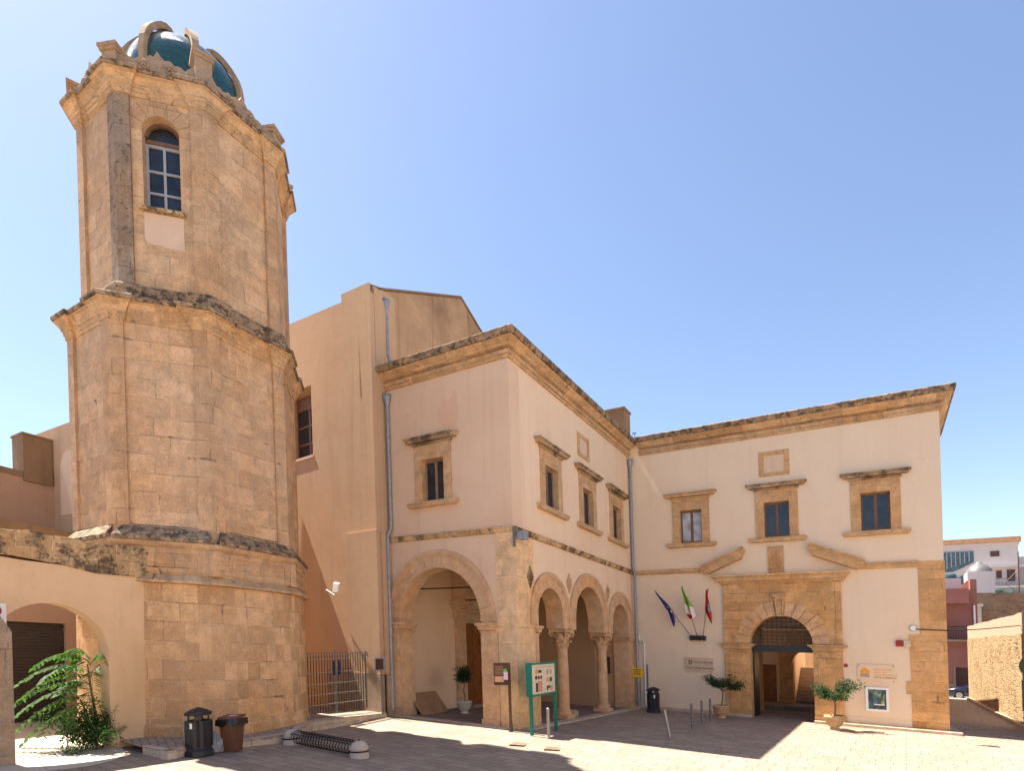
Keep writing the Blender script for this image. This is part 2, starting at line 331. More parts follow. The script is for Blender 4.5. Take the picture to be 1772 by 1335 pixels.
def dome_material():
    n = NT('teal_glazed_tiles'); uv = n.coord('UV')
    bk = n.node('ShaderNodeTexBrick'); n.link(uv, bk.inputs['Vector']); bk.offset = .5
    bk.inputs['Scale'].default_value = 1; bk.inputs['Brick Width'].default_value = .105; bk.inputs['Row Height'].default_value = .085
    bk.inputs['Mortar Size'].default_value = .006; bk.inputs['Color1'].default_value = (.003, .045, .042, 1); bk.inputs['Color2'].default_value = (.01, .10, .085, 1)
    bk.inputs['Mortar'].default_value = (.02, .04, .04, 1)
    c = n.mix(n.ramp(n.noise(uv, 1.3, 5, .6), [(.4, 0.), (.7, .6)]), bk.outputs['Color'], (.008, .05, .06))
    n.color(c); n.rough(.2); n.b.inputs['Specular IOR Level'].default_value = .75
    n.bump(n.math('SUBTRACT', n.noise(uv, 9, 2, .5), n.math('MULTIPLY', bk.outputs['Fac'], 1.3)), .5, .015)
    return n.m
M['dome'] = dome_material()

def art_material():
    n = NT('abstract_poster_print'); oc = n.coord('Object')
    v = n.node('ShaderNodeTexVoronoi'); v.inputs['Scale'].default_value = 9; n.link(n.map(oc, (1, 1, .7)), v.inputs['Vector'])
    sep = n.node('ShaderNodeSeparateColor'); n.link(v.outputs['Color'], sep.inputs[0])
    c = n.ramp(sep.outputs[0], [(0., (.01, .015, .04)), (.35, (.03, .07, .12)), (.6, (.05, .16, .17)), (.8, (.10, .14, .13)), (.95, (.35, .42, .05))])
    n.color(c); n.rough(.3)
    return n.m
M['art'] = art_material()

# ------------------------------------------------------------------ object helpers
def tag(o, label, cat, group=None, kind=None):
    if label: o['label'] = label
    if cat: o['category'] = cat
    if group: o['group'] = group
    if kind: o['kind'] = kind
    return o
ORG = {}
def thing(name, label, cat, at, rz=0.0, group=None, tilt=(0, 0)):
    o = bpy.data.objects.new(name, None); COL.objects.link(o); o.empty_display_size = .3
    o.location = W(*at); o.rotation_euler = (tilt[0], tilt[1], rz)
    ORG[o.name] = o.location.copy()
    return tag(o, label, cat, group)

class MB:
    """collects shapes; build() links them as ONE mesh object"""
    def __init__(s): s.v = []; s.f = []; s.uvs = {}; s.sm = set()
    def add(s, vs, fs, uv=None, smooth=False):
        o = len(s.v); s.v += [tuple(v) for v in vs]
        for i, f in enumerate(fs):
            if uv is not None: s.uvs[len(s.f)] = uv[i]
            if smooth: s.sm.add(len(s.f))
            s.f.append([o + k for k in f])
        return s
    def box(s, x0, x1, y0, y1, z0, z1, skip=''):
        v = [(x0, y0, z0), (x1, y0, z0), (x1, y1, z0), (x0, y1, z0), (x0, y0, z1), (x1, y0, z1), (x1, y1, z1), (x0, y1, z1)]
        return s.add(v, [(3, 2, 1, 0), (4, 5, 6, 7), (0, 1, 5, 4), (1, 2, 6, 5), (2, 3, 7, 6), (3, 0, 4, 7)])
    def plate(s, loops, fn, d0, d1):
        """loops of (u,v): outline first, then holes; fn(u,v,d)->xyz; solid between depths d0 (front) and d1 (back)"""
        tri = tessellate_polygon([[Vector((u, v, 0)) for u, v in L] for L in loops])
        flat = [p for L in loops for p in L]
        fr = [fn(u, v, d0) for u, v in flat]; bk = [fn(u, v, d1) for u, v in flat]; n = len(flat)
        s.add(fr + bk, [tuple(t) for t in tri] + [tuple(n + k for k in reversed(t)) for t in tri])
        o = 0
        for L in loops:
            m = len(L)
            ring = [fn(*p, d0) for p in L] + [fn(*p, d1) for p in L]
            s.add(ring, [(i, (i + 1) % m, m + (i + 1) % m, m + i) for i in range(m)])
        return s
    def tube(s, pts, r, seg=8, caps=True, rr=None):
        pts = [Vector(p) for p in pts]; vs = []; up = None
        for i, p in enumerate(pts):
            d = (pts[min(i + 1, len(pts) - 1)] - pts[max(i - 1, 0)]).normalized()
            if up is None: up = Vector((0, 0, 1)) if abs(d.z) < .9 else Vector((1, 0, 0))
            a = d.cross(up).normalized(); b = a.cross(d).normalized(); up = b
            q = rr[i] if rr else r
            for k in range(seg):
                t = 2 * PI * k / seg; vs.append(p + a * math.cos(t) * q + b * math.sin(t) * q)
        fs = []
        for i in range(len(pts) - 1):
            for k in range(seg):
                fs.append((i * seg + k, i * seg + (k + 1) % seg, (i + 1) * seg + (k + 1) % seg, (i + 1) * seg + k))
        s.add(vs, fs, smooth=seg > 5)
        if caps: s.add(vs[:seg], [tuple(range(seg))]); s.add(vs[-seg:], [tuple(reversed(range(seg)))])
        return s
    def lathe(s, prof, c=(0, 0), seg=24, smooth=True, rot=0.0):
        vs = []
        for r, z in prof:
            for k in range(seg):
                t = rot + 2 * PI * k / seg; vs.append((c[0] + r * math.cos(t), c[1] + r * math.sin(t), z))
        fs = []; uv = []
        for i in range(len(prof) - 1):
            for k in range(seg):
                fs.append((i * seg + k, i * seg + (k + 1) % seg, (i + 1) * seg + (k + 1) % seg, (i + 1) * seg + k))
                r = max(prof[i][0], prof[i + 1][0]); a, b = 2 * PI * k / seg * r, 2 * PI * (k + 1) / seg * r
                uv.append([(a, prof[i][1]), (b, prof[i][1]), (b, prof[i + 1][1]), (a, prof[i + 1][1])])
        s.add(vs, fs, uv, smooth)
        s.add(vs[:seg], [tuple(reversed(range(seg)))]); s.add(vs[-seg:], [tuple(range(seg))])
        return s
    def sweep(s, path, prof, closed=False):
        """path of (x,y); outward is right of travel; prof of (out, z)"""
        n = len(path); P = [Vector(p) for p in path]; vs = []
        for i in range(n):
            def rn(a, b): d = (b - a).normalized(); return Vector((d.y, -d.x))
            ns = []
            if closed or i > 0: ns.append(rn(P[i - 1], P[i]))
            if closed or i < n - 1: ns.append(rn(P[i], P[(i + 1) % n]))
            m = sum(ns, Vector((0, 0)))
            m = m.normalized(); m = m / max(.3, m.dot(ns[0]))
            for o, z in prof: vs.append((P[i].x + m.x * o, P[i].y + m.y * o, z))
        k = len(prof); fs = []
        for i in range(n if closed else n - 1):
            j = (i + 1) % n
            for q in range(k - 1): fs.append((i * k + q, j * k + q, j * k + q + 1, i * k + q + 1))
        s.add(vs, fs)
        if not closed: s.add(vs[:k], [tuple(reversed(range(k)))]); s.add(vs[-k:], [tuple(range(k))])
        return s
    def build(s, name, mat, parent=None, shear=True, label=None, rot=None):
        me = bpy.data.meshes.new(name)
        org = ORG.get(parent.name, Vector((0, 0, 0))) if parent is not None else Vector((0, 0, 0))
        vs = [W(*v) - org for v in s.v] if shear else [Vector(v) for v in s.v]
        me.from_pydata(vs, [], s.f)
        ul = me.uv_layers.new(name='UVMap')
        for p in me.polygons:
            if p.index in s.uvs:
                for li, c in zip(p.loop_indices, s.uvs[p.index]): ul.data[li].uv = c
                continue
            n = p.normal
            for li, vi in zip(p.loop_indices, s.f[p.index]):
                x, y, z = s.v[vi]
                if abs(n.z) > .75: ul.data[li].uv = (x, y)
                else:
                    l = math.hypot(n.x, n.y) or 1
                    ul.data[li].uv = ((-n.y * x + n.x * y) / l, z)
        if s.sm:
            for p in me.polygons: p.use_smooth = p.index in s.sm
        bm = bmesh.new(); bm.from_mesh(me)
        bmesh.ops.recalc_face_normals(bm, faces=bm.faces[:]); bm.to_mesh(me); bm.free()
        me.materials.append(mat)
        o = bpy.data.objects.new(name, me); COL.objects.link(o)
        if parent is not None:
            o.parent = parent; ORG[o.name] = org
        if label: o['label'] = label
        return o

def FX(X, s=1):
    """facade plane x=X facing +x: u=y, v=z, depth behind"""
    return lambda u, v, d: (X - d, u, v)
def FY(Y):
    """facade plane y=Y facing -y: u=x, v=z, depth behind"""
    return lambda u, v, d: (u, Y + d, v)
def rect(u0, u1, v0, v1): return [(u0, v0), (u1, v0), (u1, v1), (u0, v1)]
def arc(cu, cv, r, a0, a1, n): return [(cu + r * math.cos(a0 + (a1 - a0) * i / n), cv + r * math.sin(a0 + (a1 - a0) * i / n)) for i in range(n + 1)]
def jit_line(p0, p1, n, amp):
    return [(p0[0] + (p1[0] - p0[0]) * i / n, p0[1] + (p1[1] - p0[1]) * i / n + (random.uniform(-amp, amp) if 0 < i < n else 0)) for i in range(n + 1)]

def text_mesh(txt, size, mat, name, parent, fn, align='LEFT', ext=.002):
    """lettering on a facade: local x,y of the text become u,v of fn"""
    cu = bpy.data.curves.new('tmp', 'FONT'); cu.body = txt; cu.size = size; cu.align_x = align; cu.resolution_u = 2
    ob = bpy.data.objects.new('tmp', cu); COL.objects.link(ob)
    dg = bpy.context.evaluated_depsgraph_get(); dg.update()
    me = bpy.data.meshes.new_from_object(ob.evaluated_get(dg))
    mb = MB(); mb.add([fn(v.co.x, v.co.y, 0) for v in me.vertices], [tuple(p.vertices) for p in me.polygons])
    bpy.data.objects.remove(ob); bpy.data.curves.remove(cu); bpy.data.meshes.remove(me)
    return mb

# ------------------------------------------------------------------ ground
def sstep(t): t = max(0., min(1., t)); return t * t * (3 - 2 * t)
def g(x, y): return -.17 * sstep((14.8 - y) / 3.6)      # the square dips a little towards the near side
def sheet(name, poly, z, mat, thick=0.0, follow=True, cell=.7):
    """flat-lying sheet; clipped into cells so that it can follow the ground"""
    bm = bmesh.new(); vs = [bm.verts.new((x, y, 0)) for x, y in poly]; bm.faces.new(vs)
    if follow:
        ys = [p[1] for p in poly]; q = max(min(ys), 9.0)
        while q < min(max(ys), 15.6):
            bmesh.ops.bisect_plane(bm, geom=bm.verts[:] + bm.edges[:] + bm.faces[:], plane_co=(0, q, 0), plane_no=(0, 1, 0)); q += cell
    bmesh.ops.triangulate(bm, faces=bm.faces[:]); bm.verts.index_update()
    zz = (lambda x, y: z + g(x, y)) if follow is True else (follow if callable(follow) else (lambda x, y: z))
    mb = MB(); mb.add([(v.co.x, v.co.y, zz(v.co.x, v.co.y)) for v in bm.verts], [tuple(v.index for v in f.verts) for f in bm.faces])
    bm.free()
    if thick:
        n = len(poly); mb.add([(x, y, zz(x, y)) for x, y in poly] + [(x, y, zz(x, y) - thick) for x, y in poly], [(i, (i + 1) % n, n + (i + 1) % n, n + i) for i in range(n)])
    o = mb.build(name, mat); o['kind'] = 'structure'; return o
sheet('ground', [(-160, -60), (160, -60), (160, 260), (-160, 260)], 0, M['paving'], cell=.3)
sheet('alley_pavement', [(2.3, 24.75), (30, 22.6), (30, 26.5), (5.0, 26.5), (5.5, 51.2), (2.3, 51.2)], .004, M['alley'])
sheet('road', [(-40, 51.4), (60, 51.4), (60, 55.6), (-40, 55.6)], .008, M['road'])
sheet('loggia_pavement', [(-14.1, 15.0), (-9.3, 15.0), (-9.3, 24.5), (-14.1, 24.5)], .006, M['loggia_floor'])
sheet('arch_light_pavement', [(-20.5, 4.2)] + [(-20.5, 7.2), (-17, 6.8), (-14.8, 6.55)] + [(-14.8 + 1.75 * math.sin(t) , 4.9 + 1.5 * math.cos(t)) for t in [R(a) for a in range(10, 150, 10)]] + [(-14.6, 3.4), (-14.9, 3.4)], .006, M['arch_light'])  # pale sheet shaped like the sun patch falling through the archway
# raised paving with a kerb in front of the gate and round the foot of the tower
kz = lambda x, y: .0 + .12 * sstep((y - 8.6) / 2.2)
kp = [(-13.9, 14.2), (-13.85, 11.1), (-12.7, 9.55), (-12.85, 8.5), (-12.8, 7.1), (-12.62, 6.42), (-13.6, 6.4)]
step_poly = [(-15.2, 14.2)] + kp + [(-15.0, 6.5), (-16, 9), (-15.2, 11.5)]
sheet('raised_pavement', step_poly, 0, M['alley'], .02, follow=kz)
mb = MB(); P_ = [Vector(p) for p in kp]
for i in range(len(P_) - 1):
    L_ = (P_[i + 1] - P_[i]).length; nn = max(1, int(L_ / .8)); d_ = (P_[i + 1] - P_[i]).normalized(); w_ = Vector((d_.y, -d_.x)) * .2
    if w_.dot(Vector((-16, 9)) - P_[i]) < 0: w_ = -w_
    for k in range(nn):
        a_, b_ = P_[i] + d_ * (L_ * k / nn + .006), P_[i] + d_ * (L_ * (k + 1) / nn - .006); q = [a_, b_, b_ + w_, a_ + w_]
        mb.add([(p.x, p.y, kz(p.x, p.y) - .3) for p in q] + [(p.x, p.y, kz(p.x, p.y) + .012) for p in q], [(3, 2, 1, 0), (4, 5, 6, 7), (0, 1, 5, 4), (1, 2, 6, 5), (2, 3, 7, 6), (3, 0, 4, 7)])
mb.build('kerb', M['kerb'])['kind'] = 'structure'
# kerb strips along the buildings
kb = MB()
kb.box(-1.95, 2.45, 24.45, 24.98, -.2, .1); kb.box(2.16, 2.5, 24.5, 27.5, -.2, .098)
kb.build('kerb', M['kerb'])['kind'] = 'structure'
kb = MB(); kb.box(-8.5, -4.2, 24.72, 24.98, -.2, .12); kb.build('kerb', M['kerb'])['kind'] = 'structure'
kb = MB(); kb.box(-9.1, -8.72, 15.0, 24.6, -.2, .035); kb.box(-14.0, -9.2, 14.5, 14.86, -.2, .03); kb.build('kerb', M['kerb'])['kind'] = 'structure'
kb = MB(); kb.sweep([(5.42, 50.9), (4.78, 29.7), (4.6, 24.2)], [(0, -.1), (0, .16), (-.3, .17)]); kb.build('kerb', M['kerb'])['kind'] = 'structure'
for (x, y, w, l, rz, lab) in ((-8.0, 13.0, .42, .62, .3, 'square iron drain cover nearest the green map board'), (-7.0, 13.0, .4, .55, .35, 'iron drain cover in the sunlit paving right of the map board cover'),
                          (2.6, 22.2, .3, 1.0, 1.5, 'long iron drain grate in the sunlit paving before the alley'), (-8.2, 22.2, .35, .7, .1, 'iron cover in the shaded paving before the far loggia column')):
    t = thing('drain_cover', lab, 'drain cover', (x, y, .006 + g(x, y)), rz, 'iron covers set in the paving')
    mb = MB(); mb.box(-w / 2, w / 2, -l / 2, l / 2, 0, .006)
    for k in range(7): mb.box(-w / 2 + .03, w / 2 - .03, -l / 2 + l * (k + .3) / 7, -l / 2 + l * (k + .7) / 7, .006, .012)
    o = mb.build('cover_plate', M['plinth'], t, shear=False); o.rotation_euler = (SB, -SA, 0)

# ------------------------------------------------------------------ windows
def win_parts(bld, plane, c, glassmat, trim, wood, zt=8.63, zb=7.23, w=.92, dark_lintel=True, sill=True):
    """stone surround (the window part) > lintel, sill, sash, pane"""
    h = w / 2
    mb = MB(); o = [(c - h - .31, 7.2), (c + h + .31, 7.2), (c + h + .31, 9.1), (c - h - .31, 9.1)]
    mb.plate([o, rect(c - h + .006, c + h - .006, zb + .006, zt - .006)[::-1]], plane, -.045, .24)
    win = mb.build('window', trim, bld)
    mb = MB(); mb.plate([rect(c - h - .36, c + h + .36, 9.1, 9.17)], plane, -.09, .1)
    mb.plate([[(c - 1.0, 9.19), (c + 1.0, 9.19), (c + 1.06, 9.3), (c - 1.06, 9.3)]], plane, -.2, .1)
    mb.plate([rect(c - 1.1, c + 1.1, 9.3, 9.345)], plane, -.25, .1)
    mb.build('lintel', M['lichen'] if dark_lintel else M['trimA'], win)
    mb = MB(); mb.plate([[(c - .98, 7.04), (c + .98, 7.04), (c + 1.05, 7.13), (c + 1.05, 7.2), (c - 1.05, 7.2), (c - 1.05, 7.13)]], plane, -.17, .1)
    mb.build('sill', M['trimA'] if trim is M['trimA'] else M['gold_plain'], win)
    fw = .065; mb = MB()
    mb.plate([rect(c - h, c + h, zb, zt), rect(c - h + fw, c - .05, zb + .09, zt - .075)[::-1], rect(c + .05, c + h - fw, zb + .09, zt - .075)[::-1]], plane, .15, .2)
    mb.plate([rect(c - .018, c + .018, zb + .02, zt - .02)], plane, .135, .15)
    mb.build('sash', wood, win)
    mb = MB(); mb.plate([rect(c - h + .04, c + h - .04, zb + .05, zt - .04)], plane, .178, .19)
    mb.build('pane', glassmat, win)
    return win

def cornice(bld, path, zt, name='cornice', mat=None, dz=0.0):
    z = zt + dz
    MB().sweep(path, [(-.3, z - .02), (.05, z - .02), (.06, z + .07), (.12, z + .085), (.13, z + .185), (.03, z + .2), (.03, z + .255), (.17, z + .3), (.2, z + .34), (.32, z + .42), (.36, z + .45), (.36, z + .47), (-.3, z + .47)]).build('cornice', mat or M['cornice'], bld)
    MB().sweep(path, [(-.3, z + .472), (.41, z + .472), (.44, z + .53), (.45, z + .66), (.42, z + .69), (-.3, z + .72)]).build('cornice_cap', M['darkcap'], bld)

def downpipe(bld, x, y, segs, funnel=True, mat=None, r=.06):
    mb = MB(); mb.tube(segs, r, 10)
    p = segs[0]
    if funnel: mb.lathe([(r, p[2] - .1), (.07, p[2]), (.14, p[2] + .22), (.15, p[2] + .34), (.13, p[2] + .36)], (p[0], p[1]), 12)
    for a, b in zip(segs[:-1], segs[1:]):
        L = (Vector(b) - Vector(a)).length
        if L > 1.5:
            for k in range(int(L / 1.6)):
                q = Vector(a).lerp(Vector(b), (k + .5) / int(L / 1.6)); mb.lathe([(r + .014, q.z - .03), (r + .014, q.z + .03)], (q.x, q.y), 10)
    return mb.build('downpipe', mat or M['zinc'], bld)

# ------------------------------------------------------------------ loggia building
XL, XA, YL, YB, XB, ZT = -14.15, -9.115, 14.858, 24.98, 2.16, 11.26
lg = thing('loggia_building', 'salmon and peach plastered corner building with open arcade on the ground floor', 'building', ((XL + XA) / 2, 20, 0))
PA, PL, PBf = FX(XA), FY(YL), FY(YB)
ACX, ACZ, ARI, ARO = -12.07, 3.34, 1.70, 2.26
# left face
out = [(XL, -.6), (ACX - ARI, -.6)] + arc(ACX, ACZ, ARI, PI, 0, 28) + [(ACX + ARI, -.6), (XA, -.6), (XA, ZT + .5), (XL, ZT + .5)]
wc = -12.12
MB().plate([out, rect(wc - .46, wc + .46, 7.23, 8.63)[::-1]], PL, 0, .6).build('wall', M['pink'], lg, label='salmon plastered wall facing the tower')
# right face, three arches
AR = [(17.10, .90), (20.25, 1.28), (23.38, .90)]     # centre y, inner radius; stilted
AZ = 3.62
out = [(YL + .6, -.6)]
for cy_, r in AR: out += [(cy_ - r, -.6)] + arc(cy_, AZ, r, PI, 0, 24) + [(cy_ + r, -.6)]
out += [(YB, -.6), (YB, ZT + .5), (YL + .6, ZT + .5)]
# the piers between arches are columns: cut the wall away below the springing
out2 = [(YL + .6, -.6), (16.05, -.6), (16.05, 3.2)] + [(AR[0][0] - .9, 3.2)] + arc(AR[0][0], AZ, .9, PI, 0, 24) + [(18.0, 3.2), (18.97, 3.2)] + arc(AR[1][0], AZ, 1.28, PI, 0, 28) + [(21.53, 3.2), (22.48, 3.2)] + arc(AR[2][0], AZ, .9, PI, 0, 24) + [(24.28, 3.2), (24.28, -.6), (YB, -.6), (YB, ZT + .5), (YL + .6, ZT + .5)]
holes = [rect(c - .46, c + .46, 7.23, 8.63)[::-1] for c in (17.42, 20.38, 23.3)]
MB().plate([out2] + holes, PA, 0, .65).build('wall', M['pale'], lg, label='peach plastered wall over the three arches')
# archivolts: dressed ring with a raised outer moulding
def archivolt(bld, plane, c, z, ri, ro, mat, stilt=0.0, clipL=None, clipR=None, thick=.65):
    mb = MB(); n = 30
    def ring(r0, r1, d0, d1):
        a = [(c - r1, z - stilt)] + arc(c, z, r1, PI, 0, n) + [(c + r1, z - stilt)]
        b = [(c + r0, z - stilt)] + arc(c, z, r0, 0, PI, n) + [(c - r0, z - stilt)]
        if clipL is not None: a = [(max(u, clipL), v) for u, v in a]
        if clipR is not None: a = [(min(u, clipR), v) for u, v in a]
        L = []
        for p in a + b:
            if not L or (abs(p[0] - L[-1][0]) + abs(p[1] - L[-1][1])) > 1e-4: L.append(p)
        mb.plate([L], plane, d0, d1)
    m = 17
    for k in range(m):
        a0, a1 = PI - PI * k / m - .0016, PI - PI * (k + 1) / m + .0016; r0, r1 = ri - .02, ro - .2; e = random.uniform(-.012, .008)
        q = [(c + r0 * math.cos(a0), z + r0 * math.sin(a0))] + [(c + r1 * math.cos(t), z + r1 * math.sin(t)) for t in (a0, (a0 + a1) / 2, a1)] + [(c + r0 * math.cos(t), z + r0 * math.sin(t)) for t in (a1, (a0 + a1) / 2)]
        if clipL is not None: q = [(max(u, clipL), v) for u, v in q]
        if clipR is not None: q = [(min(u, clipR), v) for u, v in q]
        mb.plate([q], plane, -.034 + e, thick + e)
    for sx in (-1, 1):
        if stilt: mb.plate([rect(*sorted((c + sx * (ri - .02), c + sx * (ro - .2))), z - stilt, z)], plane, -.03, thick)
    ring(ri + .01, ro - .21, .0, thick - .02); ring(ro - .2, ro - .13, -.055, .1); ring(ro - .13, ro, -.085, .1)
    return mb.build('archivolt', mat, bld)
archivolt(lg, PL, ACX, ACZ, ARI, ARO, M['arch'], .08, clipL=XL + .005, thick=.61)
archivolt(lg, PA, AR[0][0], AZ, .9, 1.40, M['arch'], .42, clipR=18.48)
archivolt(lg, PA, AR[1][0], AZ, 1.28, 1.77, M['arch'], .42, clipL=18.485, clipR=22.0)
archivolt(lg, PA, AR[2][0], AZ, .9, 1.40, M['arch'], .42, clipL=22.005, clipR=24.9)
# corner pier of dressed stone
mb = MB(); mb.box(-9.74, XA + .02, YL - .022, YL + 1.17, -.6, 6.0); mb.build('corner_pier', M['quoin'], lg)
# jamb pilasters and imposts
def impost(mb, plane, u0, u1, z, d=.1, back=.62):
    mb.plate([rect(u0 - .04, u1 + .04, z - .3, z - .24)], plane, -d * .4, back)
    mb.plate([[(u0 - .03, z - .22), (u1 + .03, z - .22), (u1 + .13, z - .08), (u0 - .13, z - .08)]], plane, -d, back)
    mb.plate([rect(u0 - .15, u1 + .15, z - .078, z)], plane, -d - .05, back + .01)
mb = MB(); mb.plate([rect(XL + .01, -13.74, -.6, 2.92)], PL, -.035, .62); mb.plate([rect(XL + .06, -13.86, .25, 2.85)], PL, -.075, 0); mb.plate([rect(XL - .0, -13.7, -.6, .22)], PL, -.09, .62)
impost(mb, PL, XL + .15, -13.7, 3.21); mb.build('pilaster', M['arch'], lg)
mb = MB(); mb.plate([rect(-10.4, -9.76, -.6, 2.92)], PL, -.028, .62); mb.plate([rect(-10.43, -9.76, -.6, .2)], PL, -.07, .62); impost(mb, PL, -10.4, -9.9, 3.2); mb.build('pilaster', M['arch'], lg)
mb = MB(); mb.plate([rect(16.0, 16.2, -.6, 2.95)], PA, -.03, .66); impost(mb, PA, 16.05, 16.2, 3.2, back=.68); mb.build('pilaster', M['arch'], lg)
mb = MB(); mb.plate([rect(24.2, 24.94, -.6, 2.92)], PA, -.03, .67); mb.plate([rect(24.34, 24.48, .3, 2.9)], PA, -.075, 0); mb.plate([rect(24.58, 24.68, .3, 2.9)], PA, -.075, 0); mb.plate([rect(24.16, 24.95, -.6, .28)], PA, -.09, .68)
impost(mb, PA, 24.24, 24.8, 3.2, back=.68); mb.build('pilaster', M['arch'], lg)
# columns with leafy capitals
def column(y):
    x = -9.44
    mb = MB(); mb.lathe([(.215, .34), (.222, 1.0), (.215, 1.7), (.195, 2.45), (.2, 2.5)], (x, y), 28)
    col = mb.build('column', M['column'], lg)
    mb = MB(); mb.box(x - .3, x + .3, y - .3, y + .3, -.3, .14); mb.lathe([(.29, .14), (.3, .19), (.27, .24), (.24, .27), (.27, .3), (.25, .34), (.22, .36)], (x, y), 28); mb.build('base', M['column'], col)
    mb = MB(); mb.lathe([(.2, 2.5), (.235, 2.53), (.2, 2.56), (.21, 2.75), (.26, 2.98), (.3, 3.06)], (x, y), 24)
    mb.plate([[(-.34, -.34), (0, -.28), (.34, -.34), (.28, 0), (.34, .34), (0, .28), (-.34, .34), (-.28, 0)]], lambda u, v, d: (x + u, y + v, d), 3.08, 3.2)
    for ring_, (z0, z1, r0, r1, nn, w) in enumerate(((2.57, 2.82, .215, .31, 8, .085), (2.68, 3.02, .225, .345, 8, .09))):
        for k in range(nn):
            a = 2 * PI * (k + .5 * ring_) / nn; ca, sa_ = math.cos(a), math.sin(a)
            pr = [(r0, z0, w), (r0 + .035, z0 + (z1 - z0) * .5, w * 1.15), (r1 - .0, z1 - .02, w * .95), (r1 + .06, z1 - .03, w * .8), (r1 + .06, z1 - .1, w * .45)]
            vs = []; 
            for r, z, ww in pr:
                for sx in (-1, 0, 1):
                    q = r + (.018 if sx == 0 else 0)
                    vs.append((x + ca * q - sa_ * ww * sx, y + sa_ * q + ca * ww * sx, z))
            fs = [(i * 3 + j, i * 3 + j + 1, i * 3 + j + 4, i * 3 + j + 3) for i in range(4) for j in range(2)]
            mb.add(vs, fs)
    for sx in (-1, 1):
        for sy in (-1, 1):
            c = Vector((x + sx * .27, y + sy * .27, 2.99)); d = Vector((sx, sy, 0)).normalized(); pts = [c + d * (.085 * math.cos(t)) * (1 - t / 12) + Vector((0, 0, .085 * math.sin(t) * (1 - t / 12))) for t in [i * .6 for i in range(12)]]
            mb.tube(pts, .034, 6)
    mb.build('capital', M['column'], col)
for y in (18.48, 22.02): column(y)
# string course
mb = MB(); mb.sweep([(XL + .05, YL), (XA, YL), (XA, YB - .02)], [(-.05, 5.97), (.05, 5.97), (.08, 6.03), (.11, 6.1), (.11, 6.14), (-.05, 6.16)]); mb.build('string_course', M['coping'], lg)
cornice(lg, [(XL + .02, YL), (XA, YL), (XA, YB - .05)], ZT)
win_parts(lg, PL, wc, M['glass'], M['trimA'], M['greywood'])
for c in (17.42, 20.38, 23.3): win_parts(lg, PA, c, M['glass'], M['trimA'], M['greywood'])
mb = MB(); mb.plate([rect(19.6, 20.62, 9.75, 10.62), rect(19.77, 20.45, 9.88, 10.48)[::-1]], PA, -.035, .1); nf = mb.build('niche', M['trimA'], lg)
mb = MB(); mb.plate([rect(19.77, 20.45, 9.88, 10.48)], PA, -.004, .05); mb.build('niche_panel', M['patch'], nf)
for y, z in ((15.75, 4.72), (18.52, 4.82), (22.03, 4.84)):
    mb = MB(); mb.plate([[(y - .19, z), (y, z - .36), (y + .19, z), (y, z + .36)]], PA, -.05, .1); mb.plate([[(y - .11, z), (y, z - .2), (y + .11, z), (y, z + .2)]], PA, -.1, 0); mb.build('rosette', M['lichen'] if y < 16 else M['trimA'], lg)
# repaired plaster on the left face
base_pts = [(-11.9, 10.1), (-11.78, 9.72), (-11.55, 9.5), (-11.25, 9.55), (-11.02, 9.78), (-10.98, 10.1), (-11.08, 10.3), (-11.06, 10.6), (-11.2, 10.7), (-11.32, 10.45), (-11.66, 10.42)]
pp_ = []
for i, p in enumerate(base_pts):
    q = base_pts[(i + 1) % len(base_pts)]
    for k in range(6): t_ = k / 6; pp_.append((p[0] + (q[0] - p[0]) * t_ + random.uniform(-.018, .018), p[1] + (q[1] - p[1]) * t_ + random.uniform(-.018, .018)))
MB().plate([pp_], PL, -.006, .02).build('plaster_patch', M['patchpink'], lg)
downpipe(lg, 0, 0, [(-13.99, YL - .09, 10.72), (-13.99, YL - .09, 6.45), (-14.06, YL - .2, 6.2), (-14.06, YL - .2, .2)])
# interior of the arcade
mb = MB(); mb.box(-14.5, -14.1, 15.46, 24.5, -.5, 5.6); mb.build('inner_wall', M['interior'], lg)
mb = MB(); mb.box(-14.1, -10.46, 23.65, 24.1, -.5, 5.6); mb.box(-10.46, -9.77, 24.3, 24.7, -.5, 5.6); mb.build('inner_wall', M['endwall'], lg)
mb = MB(); mb.box(-14.1, -9.765, 15.46, 24.6, 5.45, 5.6); mb.build('ceiling', M['interior'], lg)
for yy in (18.5, 22.0):
    mb = MB()
    prof = [(-14.1, 4.1)] + [(-11.93 - 2.17 * math.cos(t), 4.1 + 1.05 * math.sin(t)) for t in [PI * i / 16 for i in range(17)]] + [(-9.77, 4.1), (-9.77, 5.44), (-14.1, 5.44)]
    mb.plate([prof], FY(yy - .22), 0, .44); mb.build('rib_arch', M['interior'], lg)
mb = MB()
for k, (d, z0, z1) in enumerate(((.1, 3.9, 4.0), (.18, 4.0, 4.1), (.3, 4.1, 4.25))): mb.box(-14.1, -14.1 + d + .15, 18.3 - d, 18.7 + d, z0, z1)
mb.plate([[(-14.1, 4.25), (-13.6, 4.25), (-13.3, 5.44), (-14.1, 5.44)]], FY(18.2), 0, .6); mb.build('corbel', M['arch'], lg)
for y_, z_ in ((15.7, 4.45), (18.4, 4.3)): MB().tube([(-14.1, y_, z_), (-9.77, y_, z_)], .025, 6).build('tie_rod', M['blackmetal'], lg)
